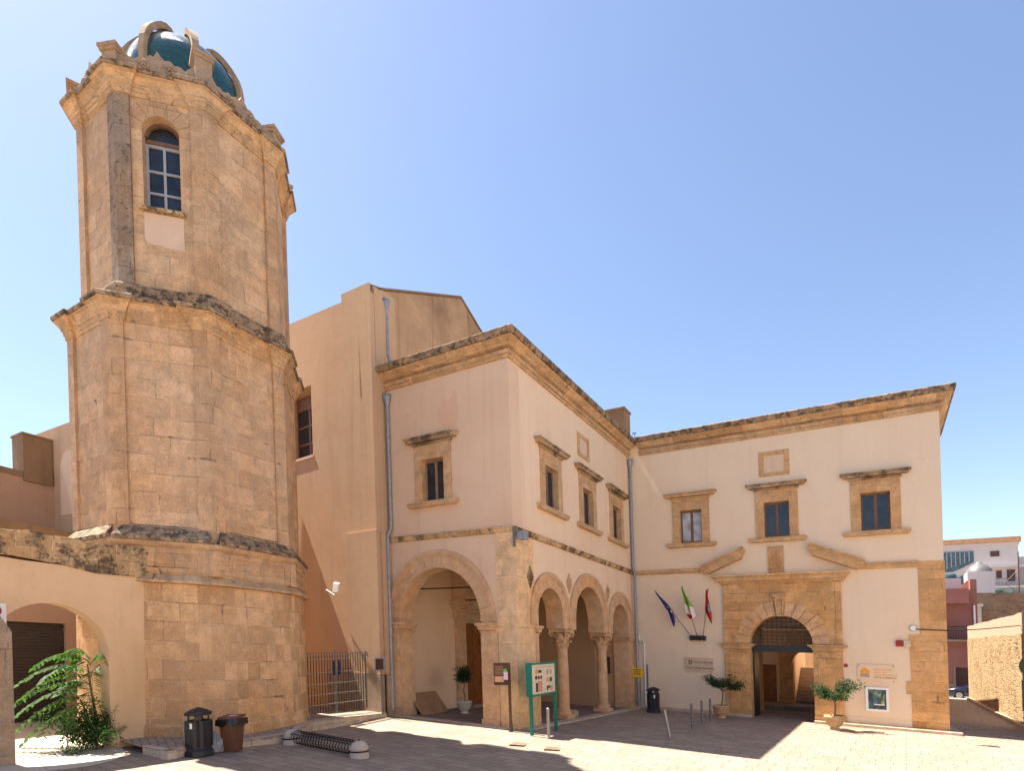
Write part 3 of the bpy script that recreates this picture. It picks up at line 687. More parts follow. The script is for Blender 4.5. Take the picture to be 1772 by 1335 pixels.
# church door inside
mb = MB()
PD = FX(-14.1)
mb.plate([rect(18.3, 18.85, 0, 3.55)], PD, -.16, 0); mb.plate([rect(18.42, 18.73, .5, 3.3)], PD, -.2, -.16); mb.plate([rect(20.95, 21.5, 0, 3.55)], PD, -.16, 0)
mb.plate([rect(18.2, 21.6, 3.55, 3.85)], PD, -.2, 0); mb.plate([rect(18.1, 21.7, 3.852, 3.95)], PD, -.3, 0); mb.plate([rect(18.85, 20.95, 3.42, 3.55)], PD, -.1, 0)
po = mb.build('portal', M['arch'], lg)
mb = MB(); mb.plate([rect(18.85, 20.95, .12, 3.42)], PD, -.03, 0)
for j in range(4):
    for i in range(5): mb.plate([rect(18.95 + j * .5, 19.36 + j * .5, .25 + i * .63, .78 + i * .63)], PD, -.055, -.03)
mb.build('door', M['door'], po)
mb = MB(); mb.box(-14.1, -13.7, 18.9, 20.9, 0, .12); mb.build('door_step', M['plinth'], po)

# ------------------------------------------------------------------ long wing with the portal
wg = thing('convent_wing', 'cream plastered two storey wing with a carved stone portal and golden cornice', 'building', (-3.5, 27, 0))
pc, ph = -3.08, 1.13
out = [(XA - .6, -1.2), (pc - ph - .02, -1.2), (pc - ph - .02, 2.98)] + arc(pc, 2.98, ph + .02, PI, 0, 26) + [(pc + ph + .02, 2.98), (pc + ph + .02, -1.2), (XB, -1.2), (XB, ZT + .5), (XA - .6, ZT + .5)]
WB = (-6.43, -3.09, .21)
holes = [rect(c - .46, c + .46, 7.23, 8.63)[::-1] for c in WB]
MB().plate([out] + holes, PBf, 0, .6).build('wall', M['cream'], wg)
mb = MB(); mb.box(XB - .6, XB, YB + .6, 29.5, -1.2, ZT + .5); mb.box(-14, XB, 29.2, 29.5, 3.9, ZT + .5); mb.box(-14, pc - 1.6, 29.2, 29.5, -1.2, 3.9); mb.box(pc + 1.6, XB - .6, 29.2, 29.5, -1.2, 3.9); mb.build('wall', M['cream'], wg, label='plain side and rear wall of the wing')
mb = MB(); mb.box(-13.9, XB - .1, YB + .4, 29.3, ZT + .3, ZT + .5); mb.build('roof', M['rooftile'], wg)
mb = MB(); mb.box(pc - 1.62, pc - 1.32, YB + .6, 29.2, -.6, 4.5); mb.box(pc + 1.32, pc + 1.62, YB + .6, 29.2, -.6, 4.5); mb.box(pc - 1.6, pc + 1.6, YB + .6, 29.2, 4.5, 4.7); mb.build('passage', M['yellow_plaster'], wg)
mb = MB(); mb.box(XA + .02, -6.2, YB + .02, YB + .03, 0, 1)
for i, c in enumerate(WB): win_parts(wg, PBf, c, M['paleglass'] if i == 0 else M['glass'], M['gold_plain'], M['wood'], dark_lintel=i > 0)
cornice(wg, [(XA + .5, YB), (XB, YB), (XB, 29.4)], ZT, dz=.006)
mb = MB()
mb.sweep([(XA + .13, YB), (-5.75, YB)], [(-.05, 5.93), (.05, 5.93), (.08, 6.0), (.09, 6.1), (.09, 6.13), (-.05, 6.14)]); mb.build('string_course', M['gold_plain'], wg)
mb = MB(); mb.sweep([(-.4, YB), (1.44, YB)], [(-.05, 5.82), (.05, 5.82), (.08, 5.88), (.09, 6.02), (.09, 6.05), (-.05, 6.06)])
mb.build('string_course', M['gold_plain'], wg)
mb = MB(); q = [(1.15, -1.2)] + [(1.13, .0), (1.12, 1.3), (.98, 1.3), (.98, 1.75), (1.14, 1.75), (1.1, 3.42), (1.43, 3.42), (1.42, 6.02), (XB + .025, 6.02), (XB + .025, -1.2)]
mb.plate([q], PBf, -.03, .62); mb.build('quoin', M['gold'], wg)
for u0, u1 in ((-8.6, -5.26), (-.9, 1.11)): MB().plate([rect(u0, u1, -.8, .34)], PBf, -.02, .05).build('skirting', M['cream'], wg)
# portal
mb = MB()
mb.plate([rect(-5.18, pc - ph, -.8, 2.76)], PBf, -.12, .5); mb.plate([rect(pc + ph, -.97, -.8, 2.76)], PBf, -.12, .5)
mb.plate([rect(-5.0, -4.4, .5, 2.5)], PBf, -.15, -.12); mb.plate([rect(-1.78, -1.15, .5, 2.5)], PBf, -.15, -.12)
mb.plate([rect(-5.24, pc - ph + .005, -.8, .26)], PBf, -.17, .5); mb.plate([rect(pc + ph - .005, -.91, -.8, .26)], PBf, -.17, .5)
out = [(-5.15, 2.98), (pc - ph, 2.98)] + arc(pc, 2.98, ph, PI, 0, 26) + [(pc + ph, 2.98), (-.99, 2.98), (-.99, 5.42), (-5.15, 5.42)]
mb.plate([out], PBf, -.1, .5)
for u0, u1 in ((-5.18, -5.0), (-1.15, -.96)): mb.plate([rect(u0, u1, 3.0, 5.4)], PBf, -.13, -.1)
por = mb.build('portal', M['gold'], wg)
for u0, u1 in ((-5.18, pc - ph), (pc + ph, -.97)):
    mb = MB()
    mb.plate([[(u0 - .02, 2.76), (u1 + .02, 2.76), (u1 + .04, 2.84), (u1 + .16, 2.93), (u0 - .16, 2.93), (u0 - .04, 2.84)]], PBf, -.2, .5); mb.plate([rect(u0 - .19, u1 + .17, 2.932, 2.985)], PBf, -.26, .51)
    for k in range(8): mb.plate([rect(u0 + .08 + k * .105, u0 + .14 + k * .105, 2.62, 2.74)], PBf, -.145, -.12)
    mb.build('impost', M['gold_plain'], por)
mb = MB(); n = 13
for k in range(n):
    if k == 6: continue
    a0 = PI - PI * k / n - .015; a1 = PI - PI * (k + 1) / n + .015; ro = ph + (.6 if k % 2 == 0 else .52) + random.uniform(-.05, .05)
    pr = -.118 - random.uniform(0, .03)
    mb.plate([[(pc + ph * math.cos(a0), 2.99 + ph * math.sin(a0)), (pc + ro * math.cos(a0), 2.99 + ro * math.sin(a0)), (pc + ro * math.cos(a1), 2.99 + ro * math.sin(a1)), (pc + ph * math.cos(a1), 2.99 + ph * math.sin(a1))]], PBf, pr, .45)
mb.build('voussoir', M['arch'], por)
mb = MB(); mb.plate([[(pc - .1, 4.08), (pc + .1, 4.08), (pc + .17, 4.7), (pc + .24, 4.98), (pc - .24, 4.98), (pc - .17, 4.7)]], PBf, -.2, 0)
mb.plate([[(pc - .16, 4.72), (pc + .16, 4.72), (pc + .24, 4.97), (pc - .24, 4.97)]], PBf, -.27, -.2); mb.tube([(pc - .24, YB - .24, 4.9), (pc + .24, YB - .24, 4.9)], .07, 8)
for sx in (-.09, .09): mb.tube([(pc + sx, YB - .2, 4.1), (pc + sx * 1.6, YB - .24, 4.85)], .035, 6)
mb.build('keystone', M['gold_plain'], por)
mb = MB(); mb.plate([rect(-5.3, -.85, 5.42, 5.5)], PBf, -.17, 0); mb.plate([[(-5.35, 5.502), (-.8, 5.502), (-.7, 5.68), (-5.5, 5.68)]], PBf, -.27, 0); mb.plate([rect(-5.6, -.66, 5.682, 5.76)], PBf, -.34, 0)
mb.build('entablature', M['gold_plain'], por)
for P in ([(-6.02, 5.9), (-5.75, 5.85), (-4.43, 6.42), (-4.27, 6.78), (-4.36, 6.85), (-6.02, 6.12)], [(-.16, 5.9), (-.42, 5.8), (-1.84, 6.4), (-2.03, 6.74), (-1.95, 6.84), (-.16, 6.1)]):
    mb = MB(); mb.plate([P], PBf, -.3, 0)
    u0, v0 = P[-1]; u1, v1 = P[-2]
    for o_, d_ in ((.0, .33), (.1, .315)): mb.plate([[(u0, v0 - o_ - .001), (u1, v1 - o_ - .001), (u1, v1 - o_ - .06), (u0, v0 - o_ - .06)]], PBf, -d_, -.29)
    mb.plate([[(u0, v0 + .002), (u1, v1 + .002), (u1, v1 + .05), (u0, v0 + .05)]], PBf, -.35, 0); mb.build('pediment', M['gold_plain'] , por)
mb = MB(); mb.plate([rect(-3.44, -2.88, 5.77, 6.86)], PBf, -.07, 0)
cx_, cz_ = -3.16, 6.3
def ring_pts(r, rz, n=20, ph0=0): return [(cx_ + r * math.cos(ph0 + 2 * PI * i / n), YB - .08, cz_ + rz * math.sin(ph0 + 2 * PI * i / n)) for i in range(n + 1)]
mb.tube(ring_pts(.13, .15), .03, 6); mb.tube(ring_pts(.06, .07), .03, 6)
for k in range(8):
    a = 2 * PI * k / 8 + .39; mb.tube([(cx_ + .16 * math.cos(a), YB - .08, cz_ + .19 * math.sin(a)), (cx_ + .2 * math.cos(a + .3), YB - .1, cz_ + .3 * math.sin(a + .2)), (cx_ + .24 * math.cos(a), YB - .08, cz_ + .42 * math.sin(a))], .028, 6)
mb.tube([(cx_ - .2, YB - .08, 5.98), (cx_, YB - .11, 5.9), (cx_ + .2, YB - .08, 5.98)], .04, 6); mb.build('relief', M['gold_plain'], por)
# grille over the gate beam
mb = MB()
for k in range(13):
    u = pc - ph + .09 + k * (2 * ph - .18) / 12; h = math.sqrt(max(0, ph * ph - (u - pc) ** 2)); mb.box(u - .012, u + .012, YB + .3, YB + .324, 2.9, 2.98 + h)
for k in range(8):
    z = 3.05 + k * .14; hw = math.sqrt(max(0, ph * ph - (z - 2.98) ** 2)); mb.box(pc - hw, pc + hw, YB + .326, YB + .345, z - .012, z + .012)
mb.box(pc - ph, pc + ph, YB + .22, YB + .42, 2.68, 2.95); mb.box(pc - ph, pc + ph, YB + .2, YB + .22, 2.74, 2.8); mb.build('grille', M['blackmetal'], por)
mb = MB(); mb.box(pc - ph - .0, pc - ph + .06, YB + .45, YB + 1.5, -.2, 2.68); mb.build('gate_leaf', M['blackmetal'], por)
mb = MB(); mb.plate([rect(-3.69, -2.58, 9.66, 10.64), rect(-3.5, -2.75, 9.8, 10.48)[::-1]], PBf, -.03, .1); nf = mb.build('niche', M['gold_plain'], wg)
mb = MB(); mb.plate([rect(-3.5, -2.75, 9.8, 10.48)], PBf, -.004, .05); mb.build('niche_panel', M['patch'], nf)
downpipe(wg, 0, 0, [(XA + .1, YB - .1, 10.75), (XA + .1, YB - .1, 6.3), (XA + .2, YB - .2, 5.95), (XA + .2, YB - .2, .1)])
mb = MB(); mb.box(-10.95, -9.85, 26.6, 27.4, 11.5, 14.2); mb.box(-11.0, -9.8, 26.55, 27.45, 14.2, 14.3); mb.build('chimney', M['grimy'], wg)
# rear range along the alley
rr = thing('rear_range', 'low yellow plastered range running back from the wing along the alley', 'building', (-2, 40, 0))
mb = MB(); mb.box(XB - .5, XB - .02, 29.52, 36.5, -2, 5.5); mb.box(XB - .5, XB - .02, 36.5, 50.5, -2, 6.5); mb.box(-9.5, XB - .5, 44, 44.5, -2, 5.0); mb.build('wall', M['yellow_plaster'], rr)
mb = MB(); mb.plate([[(-7.5, 4.9), (-3.4, 6.0), (.8, 4.9)]], FY(43.9), 0, 4); mb.build('roof', M['rooftile'], rr)
ct = thing('courtyard_building', 'yellow courtyard wall with wooden door, pillar and stair seen through the portal', 'building', (-4, 32, 0))
mb = MB(); out = [(-9, -1.2), (-5.2, -1.2), (-5.2, 2.1), (-4.2, 2.1), (-4.2, -1.2), (-3.45, -1.2), (-3.45, 2.2)] + arc(-2.75, 2.2, .7, PI, 0, 14) + [(-2.05, -1.2), (1.5, -1.2), (1.5, 3.9), (-9, 3.9)]
mb.plate([out], FY(32), 0, .5); mb.build('wall', M['yellow_plaster'], ct)
mb = MB(); mb.plate([rect(-5.2, -4.2, .1, 2.1)], FY(32.1), 0, .08)
for i in range(2):
    for j in range(2): mb.plate([rect(-5.12 + .5 * j, -4.76 + .5 * j, .3 + .95 * i, 1.1 + .9 * i)], FY(32.08), 0, .02)
mb.build('door', M['door'], ct)
mb = MB(); mb.plate([rect(-4.05, -3.45, .2, 3.0)], FY(31.93), 0, .3); mb.plate([rect(-4.1, -3.4, -.5, .6)], FY(31.88), 0, .3); mb.build('pilaster', M['gold'], ct)
mb = MB(); mb.plate([rect(-5.3, -4.1, 2.25, 2.9)], FY(31.97), 0, .1); mb.build('wall_panel', M['patch'], ct)
mb = MB()
for k in range(11): mb.box(-3.4, -2.05, 32.5 + k * .3, 36.5, .2 + k * .16, .36 + k * .16)
mb.build('stair', M['plinth'], ct)
mb = MB(); mb.box(-3.5, -3.42, 32.5, 38, 0, 4); mb.box(-2.0, -1.9, 32.5, 38, 0, 4); mb.build('stair_wall', M['interior'], ct)
mb = MB(); mb.box(-9, 1.6, 29.55, 32.9, 3.95, 4.15); mb.build('shading_ceiling', M['rooftile'], ct)  # ceiling slab added to shade the open courtyard behind the portal
mb = MB(); mb.box(-9, 1.6, 29.6, 31.9, -.3, .2); mb.build('raised_floor', M['loggia_floor'], ct)

# ------------------------------------------------------------------ church behind
ch = thing('church', 'tall ochre plastered church body with a weathered gable behind the loggia', 'church', (-20, 19, 0))
def FC(u, v, d):   # front wall, turned slightly towards the tower
    return (u, 14.3 + d + (XL - u) * .11, v)
mb = MB(); wo_ = rect(-19.1, -17.5, 8.9, 11.55)
mb.plate([[(-30, -.5), (XL, -.5), (XL, 14.45), (-15.6, 14.62), (-19.3, 14.95), (-30, 15.6)], [(-19.5, 9.55), (-17.8, 9.55), (-17.8, 12.2), (-19.5, 12.2)][::-1]], FC, 0, .8); mb.build('wall', M['ochre'], ch)
mb = MB(); mb.plate([[(XL, 6.2), (XL, 14.72), (-15.7, 14.86), (-15.7, 6.2)]], FC, -.06, 0); mb.box(XL - .5, XL + .02, 14.45, 14.84, 6.2, 14.7); mb.build('buttress', M['ochre'], ch)
mb = MB(); mb.plate([[(-15.82, .0), (XL + .05, .0), (XL + .05, 6.2), (XL, 6.3), (-15.75, 6.3), (-15.82, 6.2)]], FC, -.13, 0); mb.box(XL - .5, XL + .06, 14.4, 14.85, 0, 6.25); mb.build('buttress', M['ochre'], ch, label='thicker lower buttress with a sloping ledge')
mb = MB(); mb.plate([rect(-17, XL + .1, -.5, 1.42)], FC, -.19, 0); mb.box(XL - .4, XL + .12, 14.4, 14.8, -.5, 1.4); mb.build('plinth', M['plinth'], ch)
mb = MB(); mb.plate([[(14.3, 11), (14.32, 14.7), (14.9, 14.84), (19.69, 17.12), (24, 14.9), (25.2, 14.2), (25.2, 11)]], FX(-14.3), 0, .5); mb.build('gable', M['gable'], ch)
mb = MB(); mb.plate([rect(14.86, 15.6, 11, 14.9)], FX(-14.26), 0, .04); mb.build('gable_strip', M['ochre'], ch)
mb = MB(); mb.plate([[(16.4, 15.4), (19.69, 17.08), (23, 15.4)]], lambda u, v, d: (-14.6 - d, u, v), 0, 13); mb.build('roof', M['rooftile'], ch)
mb = MB(); mb.plate([[(14.32, 14.715), (14.9, 14.86), (19.69, 17.14), (21.3, 16.32), (24.5, 14.7), (24.5, 14.8), (19.69, 17.22), (14.9, 14.94), (14.32, 14.77)]], FX(-14.26), 0, .5); mb.build('gable_coping', M['grimy'], ch)
mb = MB()
D_ = (-19.55, -17.75, 9.5, 12.5)
hs = [rect(u, u + .74, z, z + .62)[::-1] for u in (-19.45, -18.59) for z in (9.65, 10.35, 11.05)]
mb.plate([rect(*D_)] + hs, FC, .5, .56)
cw = mb.build('window', M['wood'], ch)
mb = MB(); mb.plate([rect(-19.5, -17.8, 9.55, 12.4)], FC, .535, .55); mb.build('pane', M['glass'], cw)
mb = MB(); mb.plate([rect(-19.6, -17.74, 9.45, 9.55)], FC, -.04, .5); mb.build('sill', M['patch'], cw)
downpipe(ch, 0, 0, [(-14.17, 15.05, 14.2), (-14.14, 15.05, 12.6), (-14.05, 15.3, 12.1), (-14.0, 15.4, 11.9)])

sc_ = thing('sacristy', 'low ochre annex of the church hidden behind the bell tower', 'building', (-24, 13.4, 0))
MB().box(-30, -20, 12.5, 14.7, -.5, 9.4).build('wall', M['ochre'], sc_)
MB().box(-30, -19.9, 12.4, 14.75, 9.4, 9.6).build('roof', M['rooftile'], sc_)
# ------------------------------------------------------------------ bell tower
TX, TY = -16.43, 9.4
tw = thing('bell_tower', 'tall octagonal stone bell tower with a teal tiled dome', 'tower', (TX, TY, 0))
K = .414
def octa(ap, c=(TX, TY), k=K, fil=0.0, nf=5):
    p = [(1, -k), (1, k), (k, 1), (-k, 1), (-1, k), (-1, -k), (-k, -1), (k, -1)]
    P = [Vector((c[0] + ap * x, c[1] + ap * y)) for x, y in p]
    if not fil: return [tuple(v) for v in P]
    out = []
    for i in range(8):
        a, b, d = P[i - 1], P[i], P[(i + 1) % 8]
        t0 = b + (a - b).normalized() * fil; t1 = b + (d - b).normalized() * fil
        for j in range(nf + 1):
            t = j / nf; out.append(tuple((1 - t) ** 2 * t0 + 2 * t * (1 - t) * b + t * t * t1))
    return out
def octa_stack(mb, prof, c=(TX, TY), fil=0.0, cap=True):
    rings = [octa(ap, c, fil=fil) for ap, z in prof]; n = len(rings[0])
    for i in range(len(prof) - 1):
        for k in range(n):
            j = (k + 1) % n
            a, b = rings[i], rings[i + 1]; z0, z1 = prof[i][1], prof[i + 1][1]
            mb.add([(*a[k], z0), (*a[j], z0), (*b[j], z1), (*b[k], z1)], [(0, 1, 2, 3)])
    if cap:
        mb.add([(*p, prof[-1][1]) for p in rings[-1]], [tuple(range(n))]); mb.add([(*p, prof[0][1]) for p in rings[0]], [tuple(reversed(range(n)))])
    return mb
def face_fn(i, ap, c=(TX, TY)):
    """face i (0:+x, 1:+x+y ... counterclockwise): u along the face, v=z, d inwards"""
    a = PI / 4 * i; nx, ny = math.cos(a), math.sin(a)
    return lambda u, v, d: (c[0] + nx * (ap - d) - ny * u, c[1] + ny * (ap - d) + nx * u, v)
octa_stack(MB(), [(2.86, -.8), (2.86, .25), (2.82, .32), (2.78, 3.72)], fil=.75).build('base', M['tower_base'], tw)
octa_stack(MB(), [(2.78, 3.722), (2.9, 3.74), (2.9, 3.79), (2.74, 3.95)], fil=.6).build('ledge', M['cornice'], tw)
octa_stack(MB(), [(2.72, 3.95), (2.72, 4.6)], fil=.3).build('band', M['tower_plain'], tw)
for i in range(8):
    f = face_fn(i, 2.72); L = 2.72 * K
    mb = MB(); mb.plate([rect(-L + .12, L - .12, 4.0, 4.58), rect(-L + .3, L - .3, 4.12, 4.46)[::-1]], f, -.03, .02)
    mb.plate([rect(-L + .42, L - .42, 4.2, 4.38)], f, -.02, .02); mb.build('band_panel', M['tower_plain'], tw)
octa_stack(MB(), [(2.74, 4.58), (2.8, 4.63), (2.83, 4.67), (2.83, 4.74)], fil=.1).build('belt_course', M['tower_plain'], tw)
octa_stack(MB(), [(2.70, 4.742), (2.62, 5.12)], fil=.1).build('belt_core', M['tower_plain'], tw)
for i in range(8):
    L = 2.83 * K - .07; mb = MB()
    def q_(u, ap, z, i=i): return face_fn(i, ap)(u, z, 0)
    vs = [q_(-L, 2.87, 4.745), q_(L, 2.87, 4.745), q_(L, 2.87, 4.83), q_(-L, 2.87, 4.83), q_(L - .2, 2.575, 5.16), q_(-L + .2, 2.575, 5.16), q_(-L, 2.575, 4.745), q_(L, 2.575, 4.745)]
    mb.add(vs, [(0, 1, 2, 3), (3, 2, 4, 5), (1, 7, 4, 2), (0, 3, 5, 6), (0, 6, 7, 1)]); mb.build('belt_slope', M['darkcap'], tw)
CL = (TX - .02, TY - .02); CU = (TX + .07, TY + .07)
octa_stack(MB(), [(2.58, 5.1), (2.57, 10.1)], CL).build('lower_stage', M['tower'], tw)
octa_stack(MB(), [(2.36, 10.5), (2.36, 15.9)], CU, cap=True)
def pilasters(ap, c, z0, z1, w, pr, mat, darks=()):
    for i in range(8):
        b = PI / 4 * i + PI / 8   # corner between face i and i+1
        mb = MB()
        for s, fi in ((1, i), (-1, i + 1)):
            f = face_fn(fi, ap, c); L = ap * K
            e = L + pr * math.tan(PI / 8)
            mb.plate([rect(s * (L - w), s * e, z0, z1) if s > 0 else rect(s * e, s * (L - w), z0, z1)], f, -pr, .02)
        mb.build('pilaster', M['greystrip'] if i in darks else mat, tw)
pilasters(2.57, CL, 5.1, 10.08, .3, .07, M['tower_plain'])
pilasters(2.72, (TX, TY), 3.95, 4.6, .14, .06, M['tower_plain'])
def octa_break(ap, c, w=.32, pr=.075):
    out = []
    for i in range(8):
        f0, f1 = face_fn(i, ap, c), face_fn(i, ap + pr, c); L = ap * K; e = (ap + pr) * K
        for fn, u in ((f1, -e), (f1, -L + w), (f0, -L + w), (f0, L - w), (f1, L - w)):
            p = fn(u, 0, 0); out.append((p[0], p[1]))
    return out
def cornice_oct(c, ap, z, name, dz=.52):
    path = octa_break(ap, c)
    MB().sweep(path, [(-.1, z - .01), (.03, z), (.035, z + .08), (.065, z + .1), (.07, z + .17), (.1, z + .19), (.13, z + .28), (.2, z + .36), (.25, z + .38), (.25, z + .41), (-.1, z + .41)], closed=True).build(name, M['cornice'], tw)
    MB().sweep(path, [(-.2, z + .412), (.28, z + .412), (.3, z + .45), (.3, z + .5), (.27, z + .53), (-.2, z + .57)], closed=True).build('cornice_cap', M['darkcap'], tw)
cornice_oct(CL, 2.57, 10.05, 'cornice')
MB().sweep(octa_break(2.37, CU, .36), [(-.3, 10.5), (.14, 10.5), (.14, 10.98), (.1, 11.04), (-.3, 11.08)], closed=True).build('dado', M['darkcap'], tw)
# upper stage with an arched window through the face towards the square
AU = 2.37; L = AU * K
wz0, wz1, ww = 13.05, 14.98, .42
for i in range(8):
    mb = MB(); f = face_fn(i, AU, CU)
    out = rect(-L, L, 11, 15.85)
    if i == 7:
        hole = [(-.02 - ww, wz0), (-.02 + ww, wz0)] + arc(-.02, wz1, ww, 0, PI, 18)
        mb.plate([out, hole[::-1]], f, 0, .4)
    else: mb.plate([out], f, 0, .3)
    st = mb.build('upper_stage', M['tower'], tw)
pilasters(AU, CU, 11.0, 15.8, .3, .075, M['tower_plain'], darks=(6,))
f7 = face_fn(7, AU, CU)
mb = MB()
for k in range(7):
    a0, a1 = PI * k / 7 + .012, PI * (k + 1) / 7 - .012
    mb.plate([arc(-.02, wz1, ww + .003, a0, a1, 3) + arc(-.02, wz1, ww + .4, a1, a0, 3)], f7, -.012 - .004 * (k % 2), .39)
mb.build('window_arch', M['tower_plain'], tw)
mb = MB(); mb.plate([rect(-.02 - ww, -.02 + ww, wz0, 14.85), rect(-.38, -.05, 13.12, 13.6)[::-1], rect(.01, .34, 13.12, 13.6)[::-1], rect(-.38, -.05, 13.65, 14.15)[::-1], rect(.01, .34, 13.65, 14.15)[::-1], rect(-.38, -.05, 14.2, 14.78)[::-1], rect(.01, .34, 14.2, 14.78)[::-1]], f7, .24, .29)
tw_w = mb.build('window', M['bluegreyframe'], tw)
mb = MB(); mb.plate([[(-.02 - ww, wz0 + .02), (-.02 + ww, wz0 + .02)] + arc(-.02, wz1, ww, 0, PI, 18)], f7, .28, .3); mb.build('pane', M['glass'], tw_w)
mb = MB(); mb.plate([arc(-.02, wz1, ww, 0, PI, 18) + arc(-.02, wz1, ww - .07, PI, 0, 18)], f7, .2, .27); mb.plate([rect(-.44, .4, 14.85, 14.93)], f7, .2, .27); mb.build('fanlight_frame', M['wood'], tw_w)
mb = MB(); mb.plate([rect(-.53, .5, 12.96, 13.05)], f7, -.11, .3); mb.build('sill', M['coping'], tw_w)
mb = MB(); mb.plate([[(-.44, 12.95), (.45, 12.95), (.45, 12.12), (.1, 12.13), (-.12, 12.17), (-.24, 12.16), (-.4, 12.21), (-.44, 12.3)]], f7, -.012, .02); mb.build('plaster_patch', M['patch'], tw)
cornice_oct(CU, 2.38, 15.75, 'cornice')
# parapet lace, corner pedestals, dome and ribs
for i in range(8):
    f = face_fn(i, 2.5, CU); L = 2.5 * K - .1
    top = []
    for k in range(25):
        t = -1 + 2 * k / 24; u = t * L
        h = .34 + .2 * max(0, 1 - abs(t) * 1.6) + .34 * max(0, (abs(t) - .66) / .34) ** 2 + .035 * math.sin(t * 26) + (.12 if abs(t) < .05 else 0)
        top.append((u, 16.25 + h))
    mb = MB(); mb.plate([[(-L, 16.2), (L, 16.2)] + top[::-1]], f, -.02, .16)
    for sx in (-1, 1):
        for (uc, zc_, r) in ((.3 * L * sx, 16.48, .13), (.68 * L * sx, 16.4, .1)):
            mb.tube([f(uc + r * (1 - q / 16) * math.cos(q * .75) * sx, zc_ + r * (1 - q / 16) * math.sin(q * .75), -.03) for q in range(15)], .03, 6)
    mb.build('parapet', M['carved'], tw)
for i in range(8):
    a = PI / 4 * i + PI / 8; r = 2.36 / math.cos(PI / 8) + .12; x, y = CU[0] + r * math.cos(a), CU[1] + r * math.sin(a)
    def T(px, py, c=(x, y), a=a): return (c[0] + px * math.cos(a) - py * math.sin(a), c[1] + px * math.sin(a) + py * math.cos(a))
    mb = MB()
    def obox(x0, x1, y0, y1, z0, z1):
        q = [T(x0, y0), T(x1, y0), T(x1, y1), T(x0, y1)]
        mb.add([(*p, z0) for p in q] + [(*p, z1) for p in q], [(3, 2, 1, 0), (4, 5, 6, 7), (0, 1, 5, 4), (1, 2, 6, 5), (2, 3, 7, 6), (3, 0, 4, 7)])
    ht = 16.95 if i in (7, 3) else 16.62
    obox(-.34, .08, -.19, .19, 16.2, ht); obox(-.38, .12, -.23, .23, ht, ht + .07); obox(-.41, .15, -.26, .26, ht + .07, ht + .15)
    # scroll sinking from the pedestal to the parapet on either side
    mb.build('pedestal', M['carved'], tw)
DX, DH, DZ = 1.6, 1.46, 17.76
prof = [(DX, 16.2), (DX, 17.4)] + [(DX * math.cos(t), DZ + DH * math.sin(t)) for t in [PI / 2 * i / 16 for i in range(17)]]
prof[-1] = (.02, prof[-1][1])
dm = MB().lathe(prof, CU, 56).build('dome', M['dome'], tw)
for i in range(8):
    a = PI / 4 * i + PI / 8
    pts = [(2.1, 16.5, .11), (1.78, 16.95, .1), (1.66, 17.4, .1)]
    for t, o, w in ((5, .06, .1), (15, .07, .1), (25, .08, .11), (33, .09, .12), (40, .1, .13), (46, .12, .15), (52, .14, .17), (58, .15, .19), (63, .12, .2), (67, .0, .18)):
        tt = R(t); n_ = Vector((math.cos(tt) / DX, math.sin(tt) / DH)).normalized(); pts.append((DX * math.cos(tt) + n_.x * o, DZ + DH * math.sin(tt) + n_.y * o, w))
    mb = MB(); th = .07; vs = []
    for j, (r, z, hw) in enumerate(pts):
        hw *= .8
        p0 = pts[max(j - 1, 0)]; p1 = pts[min(j + 1, len(pts) - 1)]; d = Vector((p1[0] - p0[0], p1[1] - p0[1])).normalized(); nrm = Vector((d.y, -d.x))
        for s_, o in ((-1, th), (1, th), (1, -th), (-1, -th)):
            rr_, zz_ = r + nrm.x * o, z + nrm.y * o
            vs.append((CU[0] + rr_ * math.cos(a) - s_ * hw * math.sin(a), CU[1] + rr_ * math.sin(a) + s_ * hw * math.cos(a), zz_))
    fs = [(j * 4 + k, j * 4 + (k + 1) % 4, j * 4 + 4 + (k + 1) % 4, j * 4 + 4 + k) for j in range(len(pts) - 1) for k in range(4)] + [(0, 1, 2, 3), tuple(len(vs) - 4 + k for k in (3, 2, 1, 0))]
    mb.add(vs, fs); mb.build('rib', M['carved'], dm)

# ------------------------------------------------------------------ garden wall with the arch, garage behind
gw = thing('garden_wall', 'yellow plastered wall with a round arch and lichened rubble top, left of the tower', 'wall', (-15, 5, 0))
PG = FX(-14.8)
gc, gz, gr = 5.25, 2.0, 1.06
out = [(-2, -.6), (gc - gr, -.6)] + arc(gc, gz, gr, PI, 0, 26) + [(gc + gr, -.6), (7.6, -.6), (7.6, 3.84), (5.5, 3.9), (3.5, 3.92), (-2, 3.95)]
MB().plate([out], PG, 0, .42).build('wall', M['yellow_plaster'], gw)
mb = MB(); mb.plate([[(-2, 3.95), (3.5, 3.92), (4.6, 3.98), (5.5, 3.9), (6.1, 3.8), (7.6, 3.84)] + jit_line((7.6, 4.5), (-2, 4.58), 60, .035)], PG, -.03, .46); mb.build('coping', M['coping'], gw)
gb = thing('gate_pillar', 'grey rendered pillar with a sloping top at the left edge of the arch', 'pillar', (-14, 3.6, 0))
mb = MB(); mb.plate([[(3.0, -.8), (4.37, -.8), (4.37, 2.42), (4.2, 2.72), (3.9, 2.95), (3.0, 2.95)]], FX(-14.15), 0, .7); mb.build('pillar_shaft', M['plinth'], gb)
gg = thing('garage', 'low building with a dark rolling shutter seen through the left archway', 'building', (-21, 6.5, 0))
PS = FX(-20.6)
mb = MB(); mb.plate([[(1, -1), (5.6, -1), (5.6, 2.72), (7.66, 2.72), (7.66, -1), (9.5, -1), (9.5, 5.42), (1, 5.8)]], PS, 0, .5); mb.build('wall', M['terrace'], gg)
mb = MB()
for k in range(34): mb.plate([rect(5.6, 7.66, -.3 + k * .09, -.3 + k * .09 + .08)], PS, .16 + .012 * (k % 2), .25)
mb.build('rolling_shutter', M['shutter'], gg)
